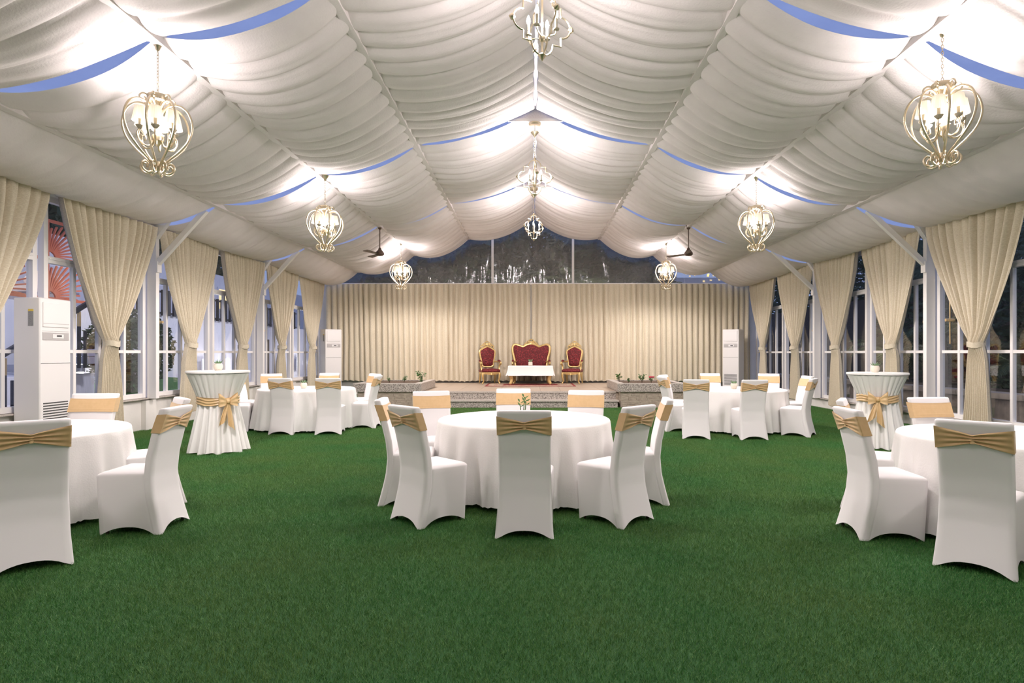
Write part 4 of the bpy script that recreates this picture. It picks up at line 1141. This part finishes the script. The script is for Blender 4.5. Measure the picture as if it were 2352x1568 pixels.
def wl(loc, lab):
    r = empty('wall_lantern', loc, 0, lab, 'lamp', 'lit lanterns on the white building')
    b = MB().box((-.02,0,0), (.05,.30,.56)).obj('backplate', 'extwall', r, smooth=None)
    MB().box((.02,0,0), (.05,.20,.50)).obj('glowing_face', 'lampface', r, smooth=None)
    for z in (-.15,0,.15): MB().box((.05,0,z), (.008,.2,.012)).obj('grille_bar', 'extwall', r, smooth=None)
    ld = bpy.data.lights.new('wall_lantern_light', 'POINT'); ld.energy = 22; ld.color = (1,.93,.9); ld.shadow_soft_size = .15
    lo = bpy.data.objects.new('wall_lantern_light', ld); COL.objects.link(lo); lo.parent = r; lo.location = (.35,0,0)
for x, y, z, lab in ((-11.44,15.4,.93,'glowing wall lantern beside the near air conditioner'),(-11.44,21.3,.93,'glowing wall lantern left of the cocktail table plant'),(-11.44,22.9,.93,'glowing wall lantern right of the cocktail table plant'),(-11.44,29.8,.93,'farthest glowing wall lantern near the back left corner')): wl((x,y,z), lab)
lw = MB().grid(lambda u, v: (-11.4+2.6*u, 14.15+6.5*v, .28+.42*(1-u)*(.6+.4*sin(v*3))+.03*nz(u*9,v*20,1)), 24, 60).obj('lawn_bank', 'lawn', smooth=180)
tag(lw, 'sloping green lawn below the round bush outside', 'grass', kind='stuff')
bush((-10.1,15.3,.45), (1.0,1.0,1.05), 5200, .075, 'round clipped bush outside the left windows', 4, 'darkleaf')
stn = empty('outdoor_staircase', (-10.6,11.2,0), 0, 'grey outdoor steps with black railing outside the left windows', 'staircase')
for k in range(9): MB().box((0,.15+.32*k,.085+.17*k-.02), (1.5,.33,.16)).obj('step', 'step', stn, smooth=None)
MB().box((-.1,1.5,.5), (1.3,2.6,.9)).obj('stair_base', 'extwall', stn, smooth=None)
for k in range(5):
    y = .1+.62*k; z = .33*k
    po = MB().box((.82,y,.55+z), (.05,.05,.9)).obj('rail_post', 'blackmetal', stn, smooth=None)
    MB().box((.82,y,1.16+z), (.052,.052,.32)).obj('brass_sleeve', 'brass', po, smooth=None)
    MB().box((.82,y+.18,.50+z), (.05,.05,.8)).obj('rail_post', 'blackmetal', stn, smooth=None)
MB().beam((.82,-.1,1.30),(.82,2.9,2.86), .06,.10).obj('handrail', 'blackmetal', stn, smooth=None)
lt = empty('lattice_screen', (-11.55,15.1,0), 0, 'red lattice screen with palm leaf cutouts, lit from behind', 'screen')
for k in range(3):
    p = MB(); y0 = -2.2+1.6*k
    for (a, b) in (((0,y0,2.7),(0,y0,4.6)),((0,y0+1.5,2.7),(0,y0+1.5,4.6))): p.beam(a, b, .06, .10)
    for z in (2.72,3.66,4.58): p.beam((0,y0,z),(0,y0+1.5,z), .04, .07)
    pn_ = p.obj('panel_frame', 'redlattice', lt, smooth=None)
    cu = MB()
    for row in (2.75,3.70):
        for i in range(11):
            t = i/10; a = radians(8+85*t); pts = []
            for q in range(6):
                rr = .18+1.0*q/5*(.72+.3*sin(pi*t)); pts.append((0, y0+.08+min(1.38, rr*cos(a-.14*q/5)), row+min(.84, rr*sin(a-.14*q/5)*.8)))
            cu.tube(pts, .026, 4)
    cu.obj('leaf_pattern', 'redlattice', pn_, smooth=None)
ld = bpy.data.lights.new('screen_light', 'POINT'); ld.energy = 70; ld.color = (1,.72,.4); ld.shadow_soft_size = .2
lo = bpy.data.objects.new('screen_light', ld); COL.objects.link(lo); lo.parent = lt; lo.location = (-1.2,-.2,4.4)
ld = bpy.data.lights.new('screen_front_light', 'POINT'); ld.energy = 30; ld.color = (1,.8,.6); ld.shadow_soft_size = .2
lo = bpy.data.objects.new('screen_front_light', ld); COL.objects.link(lo); lo.parent = lt; lo.location = (.9,.2,3.2)
un = empty('stone_pediment', (-13.0,16.2,0), 0, 'white carved stone pediment before the red lattice', 'monument')
MB().box((0,0,2.55), (.7,1.2,.9)).obj('block', 'extwall', un, smooth=None); MB().box((0,0,3.03), (.9,1.4,.09)).obj('cornice', 'extwall', un, smooth=None)
MB().box((0,0,3.11), (.8,1.3,.07)).obj('cornice', 'extwall', un, smooth=None); MB().box((0,.1,3.35), (.4,.8,.42)).obj('upper_block', 'extwall', un, smooth=None)
MB().tube(cr([(0,-.5,3.15),(0,-.55,3.3),(0,-.42,3.38),(0,-.33,3.3),(0,-.4,3.24)],4), .05, 8).obj('scroll', 'extwall', un)
MB().box((0,0,1.05), (.66,1.1,2.1)).obj('pedestal', 'extwall', un, smooth=None)

# ------------------------------------------------------------------ OUTSIDE, right: garden wall, palms, hedge, dark building
gw_ = empty('garden_wall', (9.4,12,0), 0, 'low stone garden wall with pale coping outside right windows', 'wall')
MB().box((0,2,.26), (.3,20,.52)).obj('wall_body', 'gardenwall', gw_, smooth=None)
for k in range(13): MB().box((0,-7.2+1.53*k,.57), (.42,1.515,.11)).obj('coping_stone', 'cap', gw_, smooth=None)
MB().box((1.2,2,.28), (2.1,20,.5)).obj('planting_soil', 'soil', gw_, smooth=None)
hb = empty('boundary_wall', (15.0,14,0), 0, 'dark stone boundary wall behind the palms outside right windows', 'wall')
MB().box((0,10,1.9), (.3,54,3.8)).obj('wall_body', 'darkbrick', hb, smooth=None)
for i, (x, y, h, L, n) in enumerate(((10.6,10.6,1.1,1.7,11),(10.9,13.4,.5,1.5,12),(10.5,15.6,1.4,1.6,11),(11.3,8.6,.4,1.5,12),(10.8,18.4,.8,1.5,11))):
    palm((x,y,.5), h, L, n, ['feathery palm outside the nearest right window','low palm outside the second right window','tall palm outside the middle right window','low spreading palm at the right edge outside','palm outside the far right window'][i], 70+i, leafmat='darkleaf' if i % 2 else 'palmleaf')
for i, (x, y, rd) in enumerate(((13.4,11.8,(1.2,1.6,2.0)),(13.4,16.4,(1.2,1.7,2.3)),(13.4,7.2,(1.2,1.7,1.9)),(13.4,21.2,(1.2,1.8,2.4)))):
    bush((x,y,0), (rd[0],rd[1],rd[2]+.2), 4200, .14, ['dark hedge between palms outside the right windows','dark hedge outside the middle right windows','dark hedge outside the nearest right window','dark hedge outside the back right corner'][i], 80+i, cat='hedge', name='hedge')

# ------------------------------------------------------------------ OUTSIDE, behind the gable: palms and trees, lit lattice
for i, (x, y, h, L, n) in enumerate(((-3.5,23.6,3.5,1.9,15),(-.9,24.6,3.9,2.0,15),(1.7,23.4,3.9,1.8,15),(4.6,24.0,3.4,1.9,15),(-6.2,23.9,3.0,1.8,14))):
    palm((x,y,0), h, L, n, ['left palm','middle palm','palm right of centre','right palm','far left palm'][i]+' behind the clear gable film', 90+i)
def tree(loc, H, rad, n, lab, seed):
    r = empty('tree', loc, 0, lab, 'tree')
    MB().tube([(0,0,-.03),(.1,0,H*.4),(0,.1,H)], [.2,.15,.06], 8).obj('trunk', 'bark', r)
    tag(leafball((0,0,H), rad, n, .22, seed).obj('foliage', 'darkleaf', r, smooth=None), kind='stuff')
for i, (x, y, H, rd) in enumerate(((-7.0,27.5,4.4,(2.4,1.6,3.2)),(-2.2,27.5,4.6,(2.4,1.6,3.4)),(2.6,27.5,4.6,(2.4,1.6,3.4)),(-4.8,32,4.8,(2.5,1.6,3.6)),(.2,32,5.0,(2.5,1.6,3.8)),(5.2,32,4.4,(2.4,1.4,3.0)),(-18.5,15,5.6,(2.6,3.4,2.8)),(-18.5,23,5.4,(2.6,3.4,2.8)),(-18.5,31,5.4,(2.6,3.4,2.8)),(18.2,9.5,4.6,(2.4,3.2,2.8)),(18.2,16.5,4.8,(2.4,3.0,3.0)),(18.4,24,4.8,(2.6,3.6,3.0)),(18.6,32.5,5.2,(2.6,4.2,3.6)),(18.8,42.0,5.6,(2.6,4.6,4.0)))):
    tree((x,y,0), H, rd, 6500, ['dark tree at far left behind the gable palms','dark tree left of centre behind the gable palms','dark tree right of centre behind the gable palms','farthest dark tree left behind the gable','farthest dark tree at centre behind the gable','farthest dark tree right behind the gable','dark tree above the white building, nearest','dark tree above the white building, middle','dark tree above the white building, farthest','dark tree over the boundary wall, nearest right','dark tree over the boundary wall, middle right','dark tree over the boundary wall, far right','tall dark tree beyond the back right corner','farthest dark tree along the boundary wall'][i], 100+i)
def flood(name, loc, aim, e, col, size=100):
    ld = bpy.data.lights.new(name, 'SPOT'); ld.energy = e; ld.color = col; ld.shadow_soft_size = .15; ld.spot_size = radians(size); ld.spot_blend = .6
    lo = bpy.data.objects.new(name, ld); COL.objects.link(lo); lo.location = loc
    lo.rotation_euler = (Vector(aim)-Vector(loc)).to_track_quat('-Z','Y').to_euler()
for y in (11.5,18.5,23.5,29): flood('added_wall_fill', (-7.9,y,3.9), (-11.5,y+.5,1.2), 330, (.90,.88,1.0), 140)  # unseen spots added under the eave to brighten the white building
for x in (-4.5,-1,1.2,4.2): flood('unseen_palm_uplight', (x,22.0,.3), (x,23.6,4), 260, (1,.88,.66), 110)  # unseen spots added behind the gable to light the palms
for y in (8,12,16): flood('added_gardenwall_fill', (8.2,y,2.2), (9.4,y+.6,.3), 26, (1,.86,.68), 120)  # unseen spots added to brighten the low garden wall
for y in (9,13,17): flood('added_plant_fill', (9.8,y+.9,.75), (11.6,y+.9,2.2), 55, (1,.85,.65), 130)  # unseen spots added so the plants on the right show
ls = empty('lit_screen_building', (9.5,36.5,0), 0, 'pale building with perforated lit screen seen through gable right', 'building')
MB().box((0,0,2.6), (9,.3,6.6)).obj('facade', 'extwall', ls, smooth=None)
rr_ = random.Random(5)
tag((lambda b: ([b.box((-4+8*rr_.random(), -.17, 4.6+1.9*rr_.random()), (.10*rr_.uniform(.5,1.5),.02,.10*rr_.uniform(.5,1.5))) for _ in range(120)], b)[1])(MB()).obj('lit_perforation', 'litwin', ls, smooth=None), kind='stuff')
